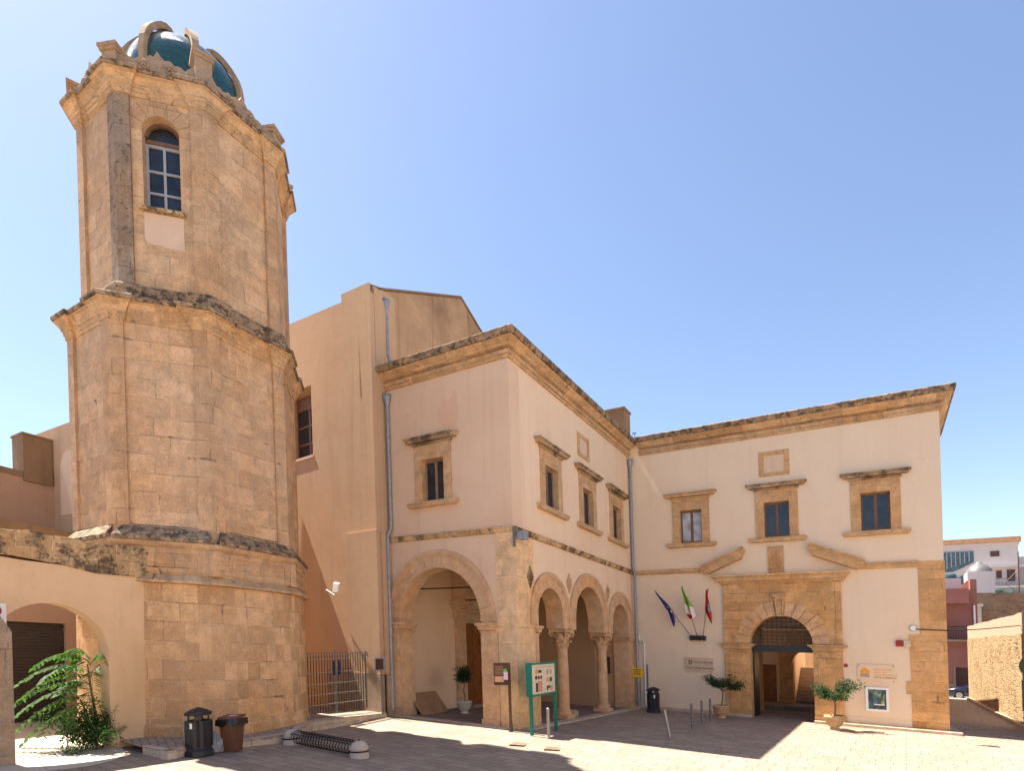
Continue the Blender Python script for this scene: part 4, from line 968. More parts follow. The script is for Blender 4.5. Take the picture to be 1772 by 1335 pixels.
mb = MB(); mb.plate([[(1, 5.55), (9.5, 5.16), (9.5, 5.44), (1, 5.83)]], PS, -.05, .55); mb.build('parapet', M['grimy'], gg)
bu = thing('terrace_house', 'ochre house with stepped parapets showing above the garden wall at the left', 'building', (-25, 7, 0))
mb = MB(); mb.plate([[(0, -1), (8.2, -1), (8.2, 7.45), (0, 7.6)]], FX(-22.5), 0, .5); mb.build('wall', M['terrace'], bu)
mb = MB(); mb.plate([[(0, 7.45), (8.2, 7.3), (8.2, 7.47), (0, 7.66)]], FX(-22.46), 0, .6); mb.build('parapet', M['grimy'], bu)
mb = MB(); mb.box(-23.3, -22.42, 7.35, 8.1, 7.2, 8.66); mb.box(-23.33, -22.39, 7.32, 8.13, 8.66, 8.72); mb.build('chimney', M['grimy'], bu)
mb = MB(); mb.plate([[(-25, -1), (-18.5, -1), (-18.5, 9.05), (-23.05, 9.12), (-25, 9.14)], [(-21.95, 6.5), (-20.8, 6.5)] + arc(-21.37, 7.6, .55, 0, PI, 12)][:1] , FY(8.15), 0, .5); mb.build('wall', M['ochre'], bu, label='pinkish higher wall with a blind arched niche')
mb = MB(); mb.plate([[(-21.95, 6.2), (-20.8, 6.2)] + arc(-21.37, 7.65, .57, 0, PI, 14)], FY(8.13), 0, .05); mb.build('niche', M['patch'], bu)

# ------------------------------------------------------------------ alley: stone wall and far buildings
aw = thing('alley_wall', 'sunlit golden rubble stone wall along the right side of the alley', 'wall', (5.2, 38, 0))
A0, A1 = Vector((5.67, 51.8)), Vector((4.72, 24.0)); AD = (A1 - A0).normalized(); AN = Vector((-AD.y, AD.x))
if AN.x > 0: AN = -AN
def FW(u, v, d): p = A0 + AD * u - AN * d; return (p.x, p.y, v)
LW = (A1 - A0).length
topw = lambda u: 5.16 - .62 * u / 22
mb = MB(); mb.plate([[(0, -1.5), (LW, -1.5)] + [(LW - LW * k / 40, topw(LW - LW * k / 40) - .85 + random.uniform(-.05, .05)) for k in range(41)]], FW, 0, .6); mb.build('wall', M['rubble'], aw)
mb = MB(); mb.plate([[(0, topw(0) - .95), (LW, topw(LW) - .95), (LW, topw(LW))] + [(LW - LW * k / 30, topw(LW - LW * k / 30) + random.uniform(-.03, .03)) for k in range(1, 30)] + [(0, topw(0))]], FW, .03, .55); mb.build('wall_top', M['walltop'], aw)
pk = thing('pink_house', 'dusty pink two storey house with a balcony at the end of the alley', 'house', (5, 57, 0))
P5 = FY(56)
mb = MB(); mb.plate([[(-6, -2), (5.36, -2), (5.36, 2.2), (6.6, 2.2), (6.6, -2), (6.8, -2), (6.8, 8.2), (-6, 8.2)]], P5, 0, .4); mb.box(6.4, 6.8, 56.4, 62, -2, 8.2); mb.build('wall', M['pinkhouse'], pk)
mb = MB(); mb.plate([rect(5.36, 6.6, -1, 2.2)], P5, .2, .3); mb.build('garage_door', M['brownsign'], pk)
mb = MB(); mb.plate([rect(-6, 5.36, -2, .9)], P5, -.02, .0); mb.plate([rect(5.26, 5.36, -1, 2.3)], P5, -.04, .1); mb.build('plinth', M['plinth'], pk)
mb = MB(); mb.plate([rect(-6, 6.2, 7.1, 8.2)], P5, -1.0, 0); mb.build('upper_balcony', M['pinkhouse'], pk)
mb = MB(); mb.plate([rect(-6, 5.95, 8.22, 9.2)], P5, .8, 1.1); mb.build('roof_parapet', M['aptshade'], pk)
mb = MB(); mb.plate([[(5.95, 8.22), (6.4, 8.22), (6.4, 8.95), (6.3, 9.0), (5.95, 8.6)]], P5, .78, 1.1); mb.build('roof_parapet', M['salmonlit'], pk, label='salmon end of the parapet with sunlight put into its colour')
mb = MB(); mb.box(6.4, 6.8, 56.02, 57, 8.22, 9.0); mb.build('pillar', M['pinkhouse'], pk)
mb = MB(); mb.box(-6, 6.5, 55.0, 56, 4.2, 4.32)
bal = mb.build('balcony', M['plinth'], pk)
mb = MB()
for k in range(40): mb.box(2.5 + k * .1, 2.52 + k * .1, 55.02, 55.04, 4.32, 5.3)
mb.box(2.4, 6.5, 55.0, 55.05, 5.3, 5.35); mb.build('railing', M['blackmetal'], bal)
downpipe(pk, 0, 0, [(6.6, 55.9, 7.0), (6.6, 55.9, 0)], False, M['whitepaint'])
mb = MB(); mb.lathe([(.6, 8.0), (.62, 9.55), (.5, 9.75), (.2, 9.8)], (5.3, 58.5), 16); mb.build('water_tank', M['aptglass'], pk)
rk = thing('old_masonry_building', 'windowless dark brown masonry building behind the pink house', 'building', (12, 76, 0))
mb = MB(); mb.plate([[(8.6, -3), (30, -3), (30, 9.6), (20, 9.7), (12.5, 9.75), (8.6, 9.85)]], FY(75), 0, 6); mb.build('wall', M['brownrock'], rk)
mb = MB(); mb.box(8.9, 9.35, 74.4, 74.85, 0, 8.4); mb.box(8.8, 9.5, 74.3, 74.95, 8.4, 8.65); mb.build('chimney', M['concrete'], rk)
sh2 = thing('white_outhouse', 'small white rooftop outhouse with a rounded grey cover', 'outhouse', (11, 90, 9))
mb = MB(); mb.box(9.6, 12.1, 86, 89, 6, 13.4); mb.build('wall', M['aptwhite'], sh2)
mb = MB(); mb.lathe([(1.3, 13.4), (1.2, 13.8), (.85, 14.2), (.4, 14.45), (.25, 14.7), (.05, 14.75)], (10.9, 87.5), 14); mb.build('cover', M['iron'], sh2)
ap = thing('apartment_block', 'white modern apartment block with blue glazed stairwells on the hill', 'building', (16, 112, 10))
PP = FY(110)
mb = MB(); mb.plate([[(6, -4), (18.2, -4), (18.2, 20.6), (6, 20.6)]], PP, 0, 8); mb.plate([[(18.2, -4), (34, -4), (34, 18.6), (18.2, 18.6)]], PP, 1.2, 9); mb.build('wall', M['aptwhite'], ap)
mb = MB(); mb.plate([rect(5.8, 18.5, 20.62, 21.35)], PP, -.35, 8.2); mb.build('roof_edge', M['apttile'], ap)
mb = MB(); mb.plate([rect(6, 18.3, 20.2, 20.6)], PP, -.2, 0); mb.plate([rect(13.4, 34, 16.9, 17.2)], PP, -.8, 0); mb.plate([rect(13.4, 34, 13.9, 14.2)], PP, -.8, 0); mb.plate([rect(13.4, 34, 11.6, 12.9)], PP, -.8, 0); mb.build('slab', M['aptwhite'], ap)
for P in ([(8.8, 19.6), (13.1, 19.6), (13.1, 17.9), (11.6, 17.0), (10.5, 16.5), (8.8, 16.5)], [(10.2, 15.3), (11.4, 15.8), (13.1, 16.6), (13.1, 15.2), (11.5, 14.5), (10.2, 14.2)], [(11.2, 13.2), (12, 13.6), (13.1, 13.9), (13.1, 12.9), (11.2, 12.4)]):
    mb = MB(); mb.plate([P], PP, -.06, .02); wn = mb.build('stair_window', M['aptglass'], ap)
    mb = MB(); us = [p[0] for p in P]; vs_ = [p[1] for p in P]
    for k in range(1, 8):
        u = min(us) + (max(us) - min(us)) * k / 8; zz = max(vs_)
        lo = max(min(vs_) + .2, max(vs_) - 3.0 + .2 * k) if len(P) == 6 and P[0][1] > 19 else None
        if lo: mb.plate([rect(u - .06, u + .06, lo, zz)], PP, -.1, -.06)
    mb.plate([[(P[0][0], P[0][1] - .1), (P[1][0], P[1][1] - .1), (P[1][0], P[1][1]), (P[0][0], P[0][1])]], PP, -.1, -.06); mb.build('mullion', M['bluegreyframe'], wn)
for (u0, u1, z0, z1, mt) in ((15.1, 16.0, 18.6, 19.4, 'brownsign'), (14.1, 14.6, 15.0, 16.6, 'aptwhite'), (14.7, 15.2, 15.0, 16.5, 'aptshade'), (15.7, 16.2, 15.4, 16.5, 'brownsign'), (16.9, 17.7, 14.9, 16.6, 'brownsign'), (19.2, 19.9, 16.2, 17, 'aptshade'),
                         (14.2, 17.6, 12.5, 14.2, 'palegreen'), (18.0, 24, 12.6, 14.2, 'palegreen'), (15.5, 16.3, 12.6, 13.6, 'aptglass'), (14.2, 18, 10.6, 11.3, 'palegreen'), (14.2, 15.0, 9.4, 10.1, 'aptglass'), (15.2, 16.0, 9.4, 10.1, 'aptglass'), (16.8, 17.6, 9.4, 10.1, 'aptglass'), (19, 19.8, 9.4, 10.1, 'aptglass')):
    mb = MB(); mb.plate([rect(u0, u1, z0, z1)], PP, -.07 - (.05 if mt == 'aptglass' else 0), .02)
    for q in (0, 1): mb.plate([rect(u0 - .05 + q * (u1 - u0), u0 + .05 + q * (u1 - u0), z0, z1)], PP, -.14, -.05)
    mb.build('window', M[mt], ap)
mb = MB()
for k in range(24): mb.box(13.9 + k * .18, 13.93 + k * .18, 109.1, 109.13, 14.2, 15.2)
mb.box(13.9, 18.2, 109.1, 109.14, 15.2, 15.26); mb.build('railing', M['iron'], ap)
mb = MB(); mb.tube([(18.0, 109, 9), (18.0, 109, 19)], .08, 6); mb.tube([(18.0, 109, 13), (16.4, 109, 14.5), (18.0, 109, 16.5)], .04, 4); mb.build('vent_pipe', M['brownsign'], ap)
an = thing('radio_mast', 'thin tall antenna mast on the roof at the far right', 'antenna', (21.4, 108, 18))
mb = MB(); mb.tube([(0, 0, 0), (0, 0, 10)], .1, 6); mb.box(-.8, .6, -.1, .1, 9.8, 10.1); mb.build('mast', M['iron'], an, shear=False)
mb = MB()
for k in range(6): mb.box(-.5 + .03 * k, .5 - .03 * k, -.05, .05, 1 + k * 1.2, 1.06 + k * 1.2)
mb.build('aerial', M['iron'], an, shear=False)
cb = thing('smokestack', 'slim grey rooftop flue with a dark cap before the white block', 'flue', (15.6, 88, 8))
mb = MB(); mb.box(-.3, .3, -.3, .3, 0, 6.2); mb.build('flue_shaft', M['concrete'], cb, shear=False)
mb = MB(); mb.box(-.42, .42, -.42, .42, 6.2, 6.6); mb.build('cap', M['brownrock'], cb, shear=False)
def leaves(mb, centers, n, size, jit=.5, flat=.0):
    for _ in range(n):
        c, r = random.choice(centers)
        while True:
            d = Vector((random.uniform(-1, 1), random.uniform(-1, 1), random.uniform(-1, 1)))
            if .15 < d.length < 1: break
        p = Vector(c) + Vector((d.x * r[0], d.y * r[1], d.z * r[2]))
        q = Matrix.Rotation(random.uniform(0, 2 * PI), 3, 'Z') @ Matrix.Rotation(random.gauss(0, .7), 3, 'X') @ Matrix.Rotation(random.gauss(0, .5), 3, 'Y')
        L = size * random.uniform(.7, 1.3); w = L * .42
        mb.add([p + q @ Vector(v) for v in ((0, 0, 0), (w * .5, L * .45, w * .15), (0, L, -.12 * L), (-w * .5, L * .45, w * .15))], [(0, 1, 2), (0, 2, 3)])
for i, (x, y, z, r, lab) in enumerate(((9.4, 66, 5.0, .7, 'yellow green bush at the foot of the brown masonry building'), (11.2, 67, 5.6, .8, 'dark green bush peeping over the stone wall'))):
    t = thing('bush', lab, 'bush', (x, y, z - 1.2), 0, 'bushes beyond the stone wall')
    mb = MB(); leaves(mb, [((random.uniform(-r, r) * .8, random.uniform(-.4, .4), 1.2 + random.uniform(-.2, .35)), (r * .6, .5, .45)) for k in range(7)], 420, .2); mb.build('foliage', M['leaf_far'], t, shear=False)
    mb = MB(); [mb.tube([(0, 0, -1), (random.uniform(-.4, .4), 0, .5), (random.uniform(-.7, .7), 0, 1.3)], .04, 5) for k in range(5)]; mb.build('stem', M['bark'], t, shear=False)
# parked car
car = thing('parked_car', 'dark blue parked car with its nose showing past the stone wall', 'car', (6.5, 53.4, .008), 0)
def car_build(t):
    st = [(-2.05, .25, .62, .62), (-1.95, .22, .7, .74), (-1.2, .2, .86, .8), (-.75, .2, .93, .82), (0, .2, 1.42, .8), (.8, .2, 1.46, .8), (1.5, .2, 1.3, .8), (1.95, .22, .95, .76), (2.05, .3, .75, .68)]
    mb = MB(); vs = []
    for x, z0, z1, w in st:
        belt = min(z1, .9)
        vs += [(x, -w, z0), (x, -w - .02, .55), (x, -w, belt), (x, -w + (.16 if z1 > 1 else .06), z1), (x, w - (.16 if z1 > 1 else .06), z1), (x, w, belt), (x, w + .02, .55), (x, w, z0)]
    n = 8; fs = [(i * n + k, i * n + (k + 1) % n, (i + 1) * n + (k + 1) % n, (i + 1) * n + k) for i in range(len(st) - 1) for k in range(n)] + [tuple(range(n)), tuple(reversed(range(len(vs) - n, len(vs))))]
    mb.add(vs, fs, smooth=True); mb.build('body', M['carpaint'], t, shear=False)
    mb = MB()
    for sy in (-1, 1): mb.add([(-.6, sy * .815, .93), (0, sy * .69, 1.38), (1.4, sy * .69, 1.3), (1.7, sy * .8, .95)], [(0, 1, 2, 3)])
    mb.add([(-.72, -.7, .96), (-.72, .7, .96), (-.05, .6, 1.4), (-.05, -.6, 1.4)], [(0, 1, 2, 3)]); mb.build('window', M['glass'], t, shear=False)
    for sx in (-1.3, 1.3):
        for sy in (-1, 1):
            mb = MB(); mb.tube([(sx, sy * .84, .31), (sx, sy * .6, .31)], .31, 20); w = mb.build('wheel', M['tyre'], t, shear=False)
            mb = MB(); mb.tube([(sx, sy * .855, .31), (sx, sy * .8, .31)], .2, 16); mb.build('rim', M['alu'], w, shear=False)
    for sy in (-1, 1):
        mb = MB(); mb.add([(-2.06, sy * .35, .62), (-2.0, sy * .62, .62), (-1.85, sy * .74, .74), (-1.88, sy * .4, .76)], [(0, 1, 2, 3)]); mb.build('headlight', M['lampglass'], t, shear=False)
car_build(car)

hs_ = thing('bounce_house', 'added unseen pale house on the right, reflecting sunlight into the square', 'house', (14, 8, 0))  # unseen house, added to bounce warm sunlight onto the shaded walls
MH = lambda u, v, d: (9.5 + d, u, v)
hol = [rect(y, y + 1.1, z, z + (2.3 if z < 1 else 1.8))[::-1] for y in (-6, -1.5, 3, 7.5, 12) for z in (.0, 5.4)]
mb = MB(); mb.plate([rect(-12, 17, -2, 9.8)] + hol, MH, 0, .4); mb.box(9.9, 18, -12, -11.6, -2, 9.8); mb.box(9.9, 18, 16.6, 17, -2, 9.8); mb.box(17.6, 18, -11.6, 16.6, -2, 9.8); mb.build('wall', M['cream'], hs_)
mb = MB(); mb.box(9.2, 18.2, -12.3, 17.3, 9.8, 10.1); mb.build('roof', M['kerb'], hs_)
for y in (-6, -1.5, 3, 7.5, 12):
    for z in (.0, 5.4): MB().plate([rect(y, y + 1.1, z, z + (2.3 if z < 1 else 1.8))], MH, .25, .35).build('door' if z < 1 else 'shutter', M['greywood'], hs_)

# ------------------------------------------------------------------ small things on the square
def litter_bin(at, rz, label, dz=0.0):
    t = thing('litter_bin', label, 'litter bin', at, rz, 'black litter bins')
    mb = MB(); mb.lathe([(.3, 0), (.3, .03), (.29, .12), (.255, .17)], seg=8, smooth=False, rot=PI / 8); mb.build('base', M['binblack'], t, shear=False)
    mb = MB(); mb.lathe([(.255, .17), (.262, .74), (.262, .78), (.235, .79)], seg=8, smooth=False, rot=PI / 8)
    for k in range(8):
        a = PI / 4 * k; mb.box(.25 * math.cos(a) - .018, .25 * math.cos(a) + .018, .25 * math.sin(a) - .018, .25 * math.sin(a) + .018, .2, .78) if k % 2 else None
    b = mb.build('body', M['binblack'], t, shear=False)
    mb = MB()
    for k in range(4):
        a = PI / 2 * k + PI / 4; mb.add([(.22 * math.cos(a + s) , .22 * math.sin(a + s), z) for z in (.78, .92) for s in (-.34, .34)] + [(.19 * math.cos(a + s), .19 * math.sin(a + s), z) for z in (.78, .92) for s in (-.34, .34)], [(0, 1, 3, 2), (4, 5, 7, 6), (0, 2, 6, 4), (1, 3, 7, 5)])
    mb.lathe([(.2, .785), (.17, .8)], seg=8); mb.build('opening_frame', M['blackmetal'], t, shear=False)
    mb = MB(); mb.lathe([(.27, .9), (.29, .92), (.285, .955), (.16, 1.02), (.03, 1.065), (.0, 1.068)], seg=8, smooth=False, rot=PI / 8); mb.build('cap', M['binblack'], t, shear=False)
    mb = MB(); a = -1.1 - rz; mb.add([(.268 * math.cos(a + s), .268 * math.sin(a + s), z) for z in (.62, .74) for s in (-.1, .1)] + [(.274 * math.cos(a + s), .274 * math.sin(a + s), z) for z in (.62, .74) for s in (-.1, .1)], [(4, 5, 7, 6), (0, 1, 5, 4), (2, 3, 7, 6), (0, 2, 6, 4), (1, 3, 7, 5)]); mb.build('sticker', M['whitepaint'], t, shear=False)
    return t
litter_bin((-12.62, 7.1, -.17), .2, 'black litter bin with a pointed cap standing before the foot of the tower')
litter_bin((-7.75, 23.3, 0), .1, 'black litter bin beside the pipes in the far corner of the square')
t = thing('wheelie_bin', 'brown plastic household bin with a black liner beside the litter bin', 'waste bin', (-12.58, 7.85, -.17), .5)
mb = MB(); q0, q1 = .15, .195
mb.add([(-q0, -q0, 0), (q0, -q0, 0), (q0, q0, 0), (-q0, q0, 0), (-q1, -q1, .68), (q1, -q1, .68), (q1, q1, .68), (-q1, q1, .68)], [(3, 2, 1, 0), (4, 5, 6, 7), (0, 1, 5, 4), (1, 2, 6, 5), (2, 3, 7, 6), (3, 0, 4, 7)]); mb.build('body', M['brownplastic'], t, shear=False)
mb = MB(); pts = []
for k in range(24):
    a = 2 * PI * k / 24; r = .265 / max(abs(math.cos(a)), abs(math.sin(a))) * .93
    pts.append((a, r))
vs = [(r * math.cos(a), r * math.sin(a), .76) for a, r in pts] + [((r + .015) * math.cos(a), (r + .015) * math.sin(a), .63 + random.uniform(-.07, .03)) for a, r in pts]
mb.add(vs, [(i, (i + 1) % 24, 24 + (i + 1) % 24, 24 + i) for i in range(24)] + [tuple(range(24))]); mb.build('bin_liner', M['bag'], t, shear=False)
mb = MB(); mb.add([(-.225, -.225, .765), (.225, -.225, .765), (.225, .225, .79), (-.225, .225, .79), (-.215, -.215, .81), (.215, -.215, .81), (.215, .215, .84), (-.215, .215, .84)], [(3, 2, 1, 0), (4, 5, 6, 7), (0, 1, 5, 4), (1, 2, 6, 5), (2, 3, 7, 6), (3, 0, 4, 7)]); ld = mb.build('lid', M['brownplastic'], t, shear=False)
mb = MB(); mb.add([(-.06, -.1, .823), (.14, -.1, .823), (.14, .08, .833), (-.06, .08, .833)], [(0, 1, 2, 3)]); mb.build('sticker', M['pinkpaper'], ld, shear=False)
t = thing('rubbish_sack', 'grey translucent plastic sack slumped between the two bins', 'rubbish bag', (-12.75, 7.5, -.17))
mb = MB(); prof = [(.05, 0), (.2, .02), (.23, .14), (.19, .28), (.1, .4), (.05, .46), (.02, .48)]
vs = []; seg = 18
for r, z in prof:
    for k in range(seg):
        a = 2 * PI * k / seg; q = r * (1 + random.uniform(-.16, .16)); vs.append((q * math.cos(a), q * math.sin(a) * .9, z + random.uniform(-.015, .015)))
mb.add(vs, [(i * seg + k, i * seg + (k + 1) % seg, (i + 1) * seg + (k + 1) % seg, (i + 1) * seg + k) for i in range(len(prof) - 1) for k in range(seg)]); mb.build('sack', M['clearbag'], t, shear=False)
# bicycle rack: two domed stones with a coil between
p0, p1 = Vector((-12.45, 9.35, -.16)), Vector((-9.95, 9.25, -.16))
t = thing('bicycle_rack', 'low bicycle rack, a black coil held between two domed stone bollards', 'bicycle rack', tuple(p0))
rel = W(*p1) - W(*p0)
for q in (Vector((0, 0, 0)), rel):
    mb = MB(); mb.lathe([(.215, -.05), (.215, .13), (.205, .135), (.205, .15), (.215, .155), (.205, .22), (.16, .31), (.09, .36), (.01, .375)], (q.x, q.y), 24); o = mb.build('stone_bollard', M['concrete'], t, shear=False); 
    for v in o.data.vertices: v.co.z += q.z
    mb = MB(); mb.lathe([(.222, .125), (.226, .13), (.226, .155), (.222, .16)], (q.x, q.y), 24); mb.tube([(q.x, q.y, .37), (q.x, q.y, .41)], .02, 8); b = mb.build('band', M['blackmetal'], o, shear=False)
    for v in b.data.vertices: v.co.z += q.z
d = rel.normalized(); a_ = d.cross(Vector((0, 0, 1))).normalized(); b_ = a_.cross(d); L = rel.length; turns = 20; pts = []
for k in range(turns * 14 + 1):
    s_ = .2 + (L - .4) * k / (turns * 14); th_ = 2 * PI * k / 14; pts.append(d * s_ + a_ * .16 * math.cos(th_) + b_ * .16 * math.sin(th_) + Vector((0, 0, .2)))
mb = MB(); mb.tube(pts, .011, 5); mb.build('coil', M['blackmetal'], t, shear=False)
mb = MB()
for k in range(3):
    th_ = 2 * PI * k / 3 + .6; o_ = a_ * .165 * math.cos(th_) + b_ * .165 * math.sin(th_) + Vector((0, 0, .2)); mb.tube([d * .15 + o_, d * (L - .15) + o_], .013, 5)
mb.build('rail', M['blackmetal'], t, shear=False)
# iron gate beside the tower
t = thing('iron_gate', 'grey iron railing gate closing the gap between tower and church', 'gate', (-14.6, 11.4, .15))
mb = MB(); n = 24; y1 = 2.55
for k in range(n + 1): mb.tube([(0, y1 * k / n, .05), (0, y1 * k / n, 1.93)], .0125, 6)
mb.build('bars', M['blackmetal'], t, shear=False)
mb = MB()
for z in (.3, .62, .95, 1.3, 1.72, 1.86):
    mb.box(-.02, .02, 0, y1, z - .012, z + .012)
    for k in range(0, n + 1): 
        if k % 2 == 0 or z > 1.6: mb.lathe([(.004, z - .03), (.026, z), (.004, z + .03)], (0, y1 * k / n), 8)
mb.build('rails', M['steel'], t, shear=False)
mb = MB(); mb.tube([(0, 1.28, 0), (0, 1.28, 2.0)], .03, 8); mb.tube([(0, y1 + .03, 0), (0, y1 + .03, 1.95)], .025, 8); mb.tube([(.0, y1 + .05 + .08 * math.cos(q * .5), 1.8 + .1 * math.sin(q * .5)) for q in range(14)], .02, 6); mb.build('post', M['iron'], t, shear=False)
mb = MB()
for y in (1.14, 1.34): mb.box(.03, .045, y, y + .09, 1.2, 1.66)
mb.build('plate', M['blue'], t, shear=False)
# notice boards
t = thing('notice_board', 'brown framed notice board on a rusty post at the stone corner pier', 'notice board', (-9.06, 14.3, 0), -.05)
mb = MB(); mb.tube([(0, 0, 0), (0, 0, 2.0)], .045, 10); mb.lathe([(.07, 0), (.07, .02)], seg=12); mb.lathe([(.055, .02), (.055, .3)], seg=10); mb.build('post', M['brownsign'], t, shear=False)
mb = MB(); mb.box(-.52, .06, -.06, -.02, 1.36, 2.02); bd = mb.build('board', M['brownsign'], t, shear=False)
mb = MB(); mb.box(-.48, -.16, -.066, -.062, 1.45, 1.62); mb.build('faded_notice', M['apttile'], bd, shear=False)
mb = MB(); mb.box(-.15, .0, -.07, -.066, 1.52, 1.75); mb.build('leaflet', M['pinkpaper'], bd, shear=False)
mb = MB(); mb.box(-.15, -.04, -.07, -.066, 1.752, 1.84); mb.build('leaflet', M['greenpaper'], bd, shear=False)
mb = MB(); [mb.box(-.46, -.17, -.065, -.061, 1.9 - k * .045, 1.912 - k * .045) for k in range(6)]; mb.build('lettering', M['apttile'], bd, shear=False)
t = thing('notice_board', 'small dark plaque on a thin post against the church plinth', 'notice board', (-13.9, 13.98, .1), .0)
mb = MB(); mb.tube([(0, 0, 0), (0, 0, 1.6)], .022, 8); mb.tube([(.03, .02, 0), (.06, .03, .5), (.02, .02, 1.3)], .012, 6); mb.build('post', M['iron'], t, shear=False)
mb = MB(); mb.plate([rect(-.22, .22, 1.45, 1.88), rect(-.18, .18, 1.49, 1.84)[::-1]], lambda u, v, d: (u, d, v), -.06, .0); mb.build('frame', M['zinc'], t, shear=False)
mb = MB(); mb.box(-.19, .19, -.04, -.02, 1.48, 1.85); mb.build('plaque', M['brownsign'], t, shear=False)
# green map board
t = thing('map_board', 'green framed town map board on two legs before the arcade', 'map board', (-8.2, 14.05, 0))
ux = W(-8.2, 15.5, 0) - W(-8.2, 14.05, 0)
ang = math.atan2(ux.y, ux.x); t.rotation_euler = (0, 0, ang); Lb = ux.length; dzb = ux.z
mb = MB(); mb.box(-.04, .04, -.04, .04, 0, 2.05); mb.box(Lb - .04, Lb + .04, -.04, .04, dzb, 2.05); mb.build('leg', M['green'], t, shear=False)
mb = MB(); mb.box(-.04, Lb + .04, -.05, .1, 1.985, 2.04); mb.box(-.04, Lb + .04, -.05, .1, 1.08, 1.14); mb.box(-.05, .02, -.052, .12, 1.1, 2.042); mb.box(Lb - .03, Lb + .05, -.052, .1, 1.1, 2.042); mb.box(0, Lb, .05, .09, 1.1, 2.0); mb.build('frame', M['green'], t, shear=False)
mb = MB(); mb.box(.02, Lb - .02, -.03, .045, 1.14, 1.98); mp = mb.build('map_sheet', M['boardpaper'], t, shear=False)
for (u0, u1, v0, v1, mt) in ((.25, .36, 1.2, 1.46, 'blue'), (.37, .62, 1.2, 1.5, 'salmonlit'), (.22, .4, 1.72, 1.84, 'apttile'), (.42, .6, 1.74, 1.82, 'ink'), (.22, .34, 1.56, 1.66, 'ink'), (.38, .48, 1.56, 1.66, 'brownsign'), (.52, .62, 1.56, 1.66, 'brownsign'), (.9, 1.02, 1.68, 1.82, 'palegreen'), (1.1, 1.22, 1.68, 1.82, 'salmonlit'), (.9, 1.02, 1.46, 1.58, 'salmonlit'), (1.08, 1.22, 1.46, 1.58, 'leaf_far'), (.9, .96, 1.2, 1.34, 'blue'), (.98, 1.08, 1.26, 1.35, 'leaf_far'), (1.1, 1.25, 1.2, 1.34, 'salmonlit'), (.2, 1.25, 1.9, 1.905, 'ink'), (.68, .8, 1.3, 1.302, 'ink'), (.68, .8, 1.4, 1.402, 'ink'), (.68, .8, 1.5, 1.502, 'ink')):
    mb = MB(); mb.box(u0, u1, -.036, -.0305, v0, v1); mb.build('printed_patch', M[mt], mp, shear=False)
# bollards
for (x, y, tl, lab, mt) in ((-7.64, 14.0, (0, 0), 'thin grey steel bollard standing just in front of the green map board', 'steel'), (-5.06, 16.57, (0, -.16), 'pale steel bollard knocked askew in the middle of the square', 'steel'),
                        (-5.12, 19.26, (0, 0), 'upright dark bollard nearest the leaning one, first of the row of three', 'iron'), (-5.19, 20.84, (0, 0), 'middle dark bollard of the row of three by the portal', 'iron'), (-5.22, 22.23, (0, 0), 'last dark bollard of the row of three, nearest the potted tree', 'iron')):
    t = thing('bollard', lab, 'bollard', (x, y, 0), 0, 'slim metal bollards on the square', tl)
    mb = MB(); mb.tube([(0, 0, -.05), (0, 0, .8)], .042, 14); mb.build('bollard_post', M[mt], t, shear=False)
    mb = MB(); mb.lathe([(.042, .8), (.03, .825), (.0, .83)], seg=14); mb.build('cap', M[mt], t, shear=False)
    mb = MB(); mb.lathe([(.06, -.04), (.06, .012), (.045, .016)], seg=14); mb.build('collar', M['iron'], t, shear=False)
# potted trees
def potted(at, label, seedv, kind, lean=0.0):
    random.seed(seedv)
    t = thing('potted_tree', label, 'potted tree', at, 0, None)
    if kind == 'ficus':
        mb = MB(); mb.lathe([(.17, 0), (.17, .05), (.12, .08), (.2, .14), (.29, .28), (.31, .42), (.33, .44), (.33, .5), (.28, .5), (.26, .42)], seg=28); mb.build('pot', M['terracotta'], t, shear=False)
        tr = MB(); base = Vector((0, 0, .42)); fork = Vector((.04 + lean * .3, 0, 1.02)); tr.tube([base, base.lerp(fork, .5) + Vector((.02, .02, 0)), fork], .03, 8, rr=[.036, .03, .026])
        cen = []
        for k in range(9):
            a = 2 * PI * k / 9 + random.uniform(-.3, .3); rr_ = random.uniform(.35, .82); e = fork + Vector((math.cos(a) * rr_ + lean, math.sin(a) * rr_ * .8, random.uniform(.15, .62)))
            m = fork.lerp(e, .5) + Vector((0, 0, .06)); tr.tube([fork, m, e], .014, 6, rr=[.018, .012, .006]); cen.append((e, (.25, .25, .17))); cen.append((fork.lerp(e, .75), (.2, .2, .14))); cen.append((m, (.16, .16, .1)))
        tr.build('trunk', M['bark'], t, shear=False)
        mb = MB(); leaves(mb, cen, 2800, .08); mb.build('crown', M['leaf_pot'], t, shear=False)
    else:
        mb = MB(); mb.lathe([(.16, 0), (.16, .04), (.1, .07), (.18, .13), (.25, .26), (.26, .36), (.285, .38), (.285, .45), (.24, .45), (.22, .36)], seg=28); mb.build('pot', M['pot'], t, shear=False)
        mb = MB(); mb.tube([(0, 0, .35), (.04, .01, .6), (-.02, 0, .8), (.03, 0, 1.1), (0, 0, 1.4)], .024, 8); mb.build('trunk', M['bark'], t, shear=False)
        mb = MB(); cen = [((random.uniform(-.2, .2), random.uniform(-.2, .2), 1.42 + random.uniform(-.2, .22)), (.2, .2, .18)) for k in range(16)]; leaves(mb, cen, 1300, .085); mb.build('crown', M['leaf_topiary'], t, shear=False)
potted((-5.12, 23.55, 0), 'spreading potted tree in terracotta on the shaded left side of the portal', 3, 'ficus', .12)
potted((-1.2, 22.95, 0), 'sunlit potted tree in terracotta at the right pier of the portal', 5, 'ficus', -.02)
potted((-12.75, 17.0, .006), 'round clipped tree in a cream pot before the church door in the arcade', 8, 'topiary')
random.seed(21)
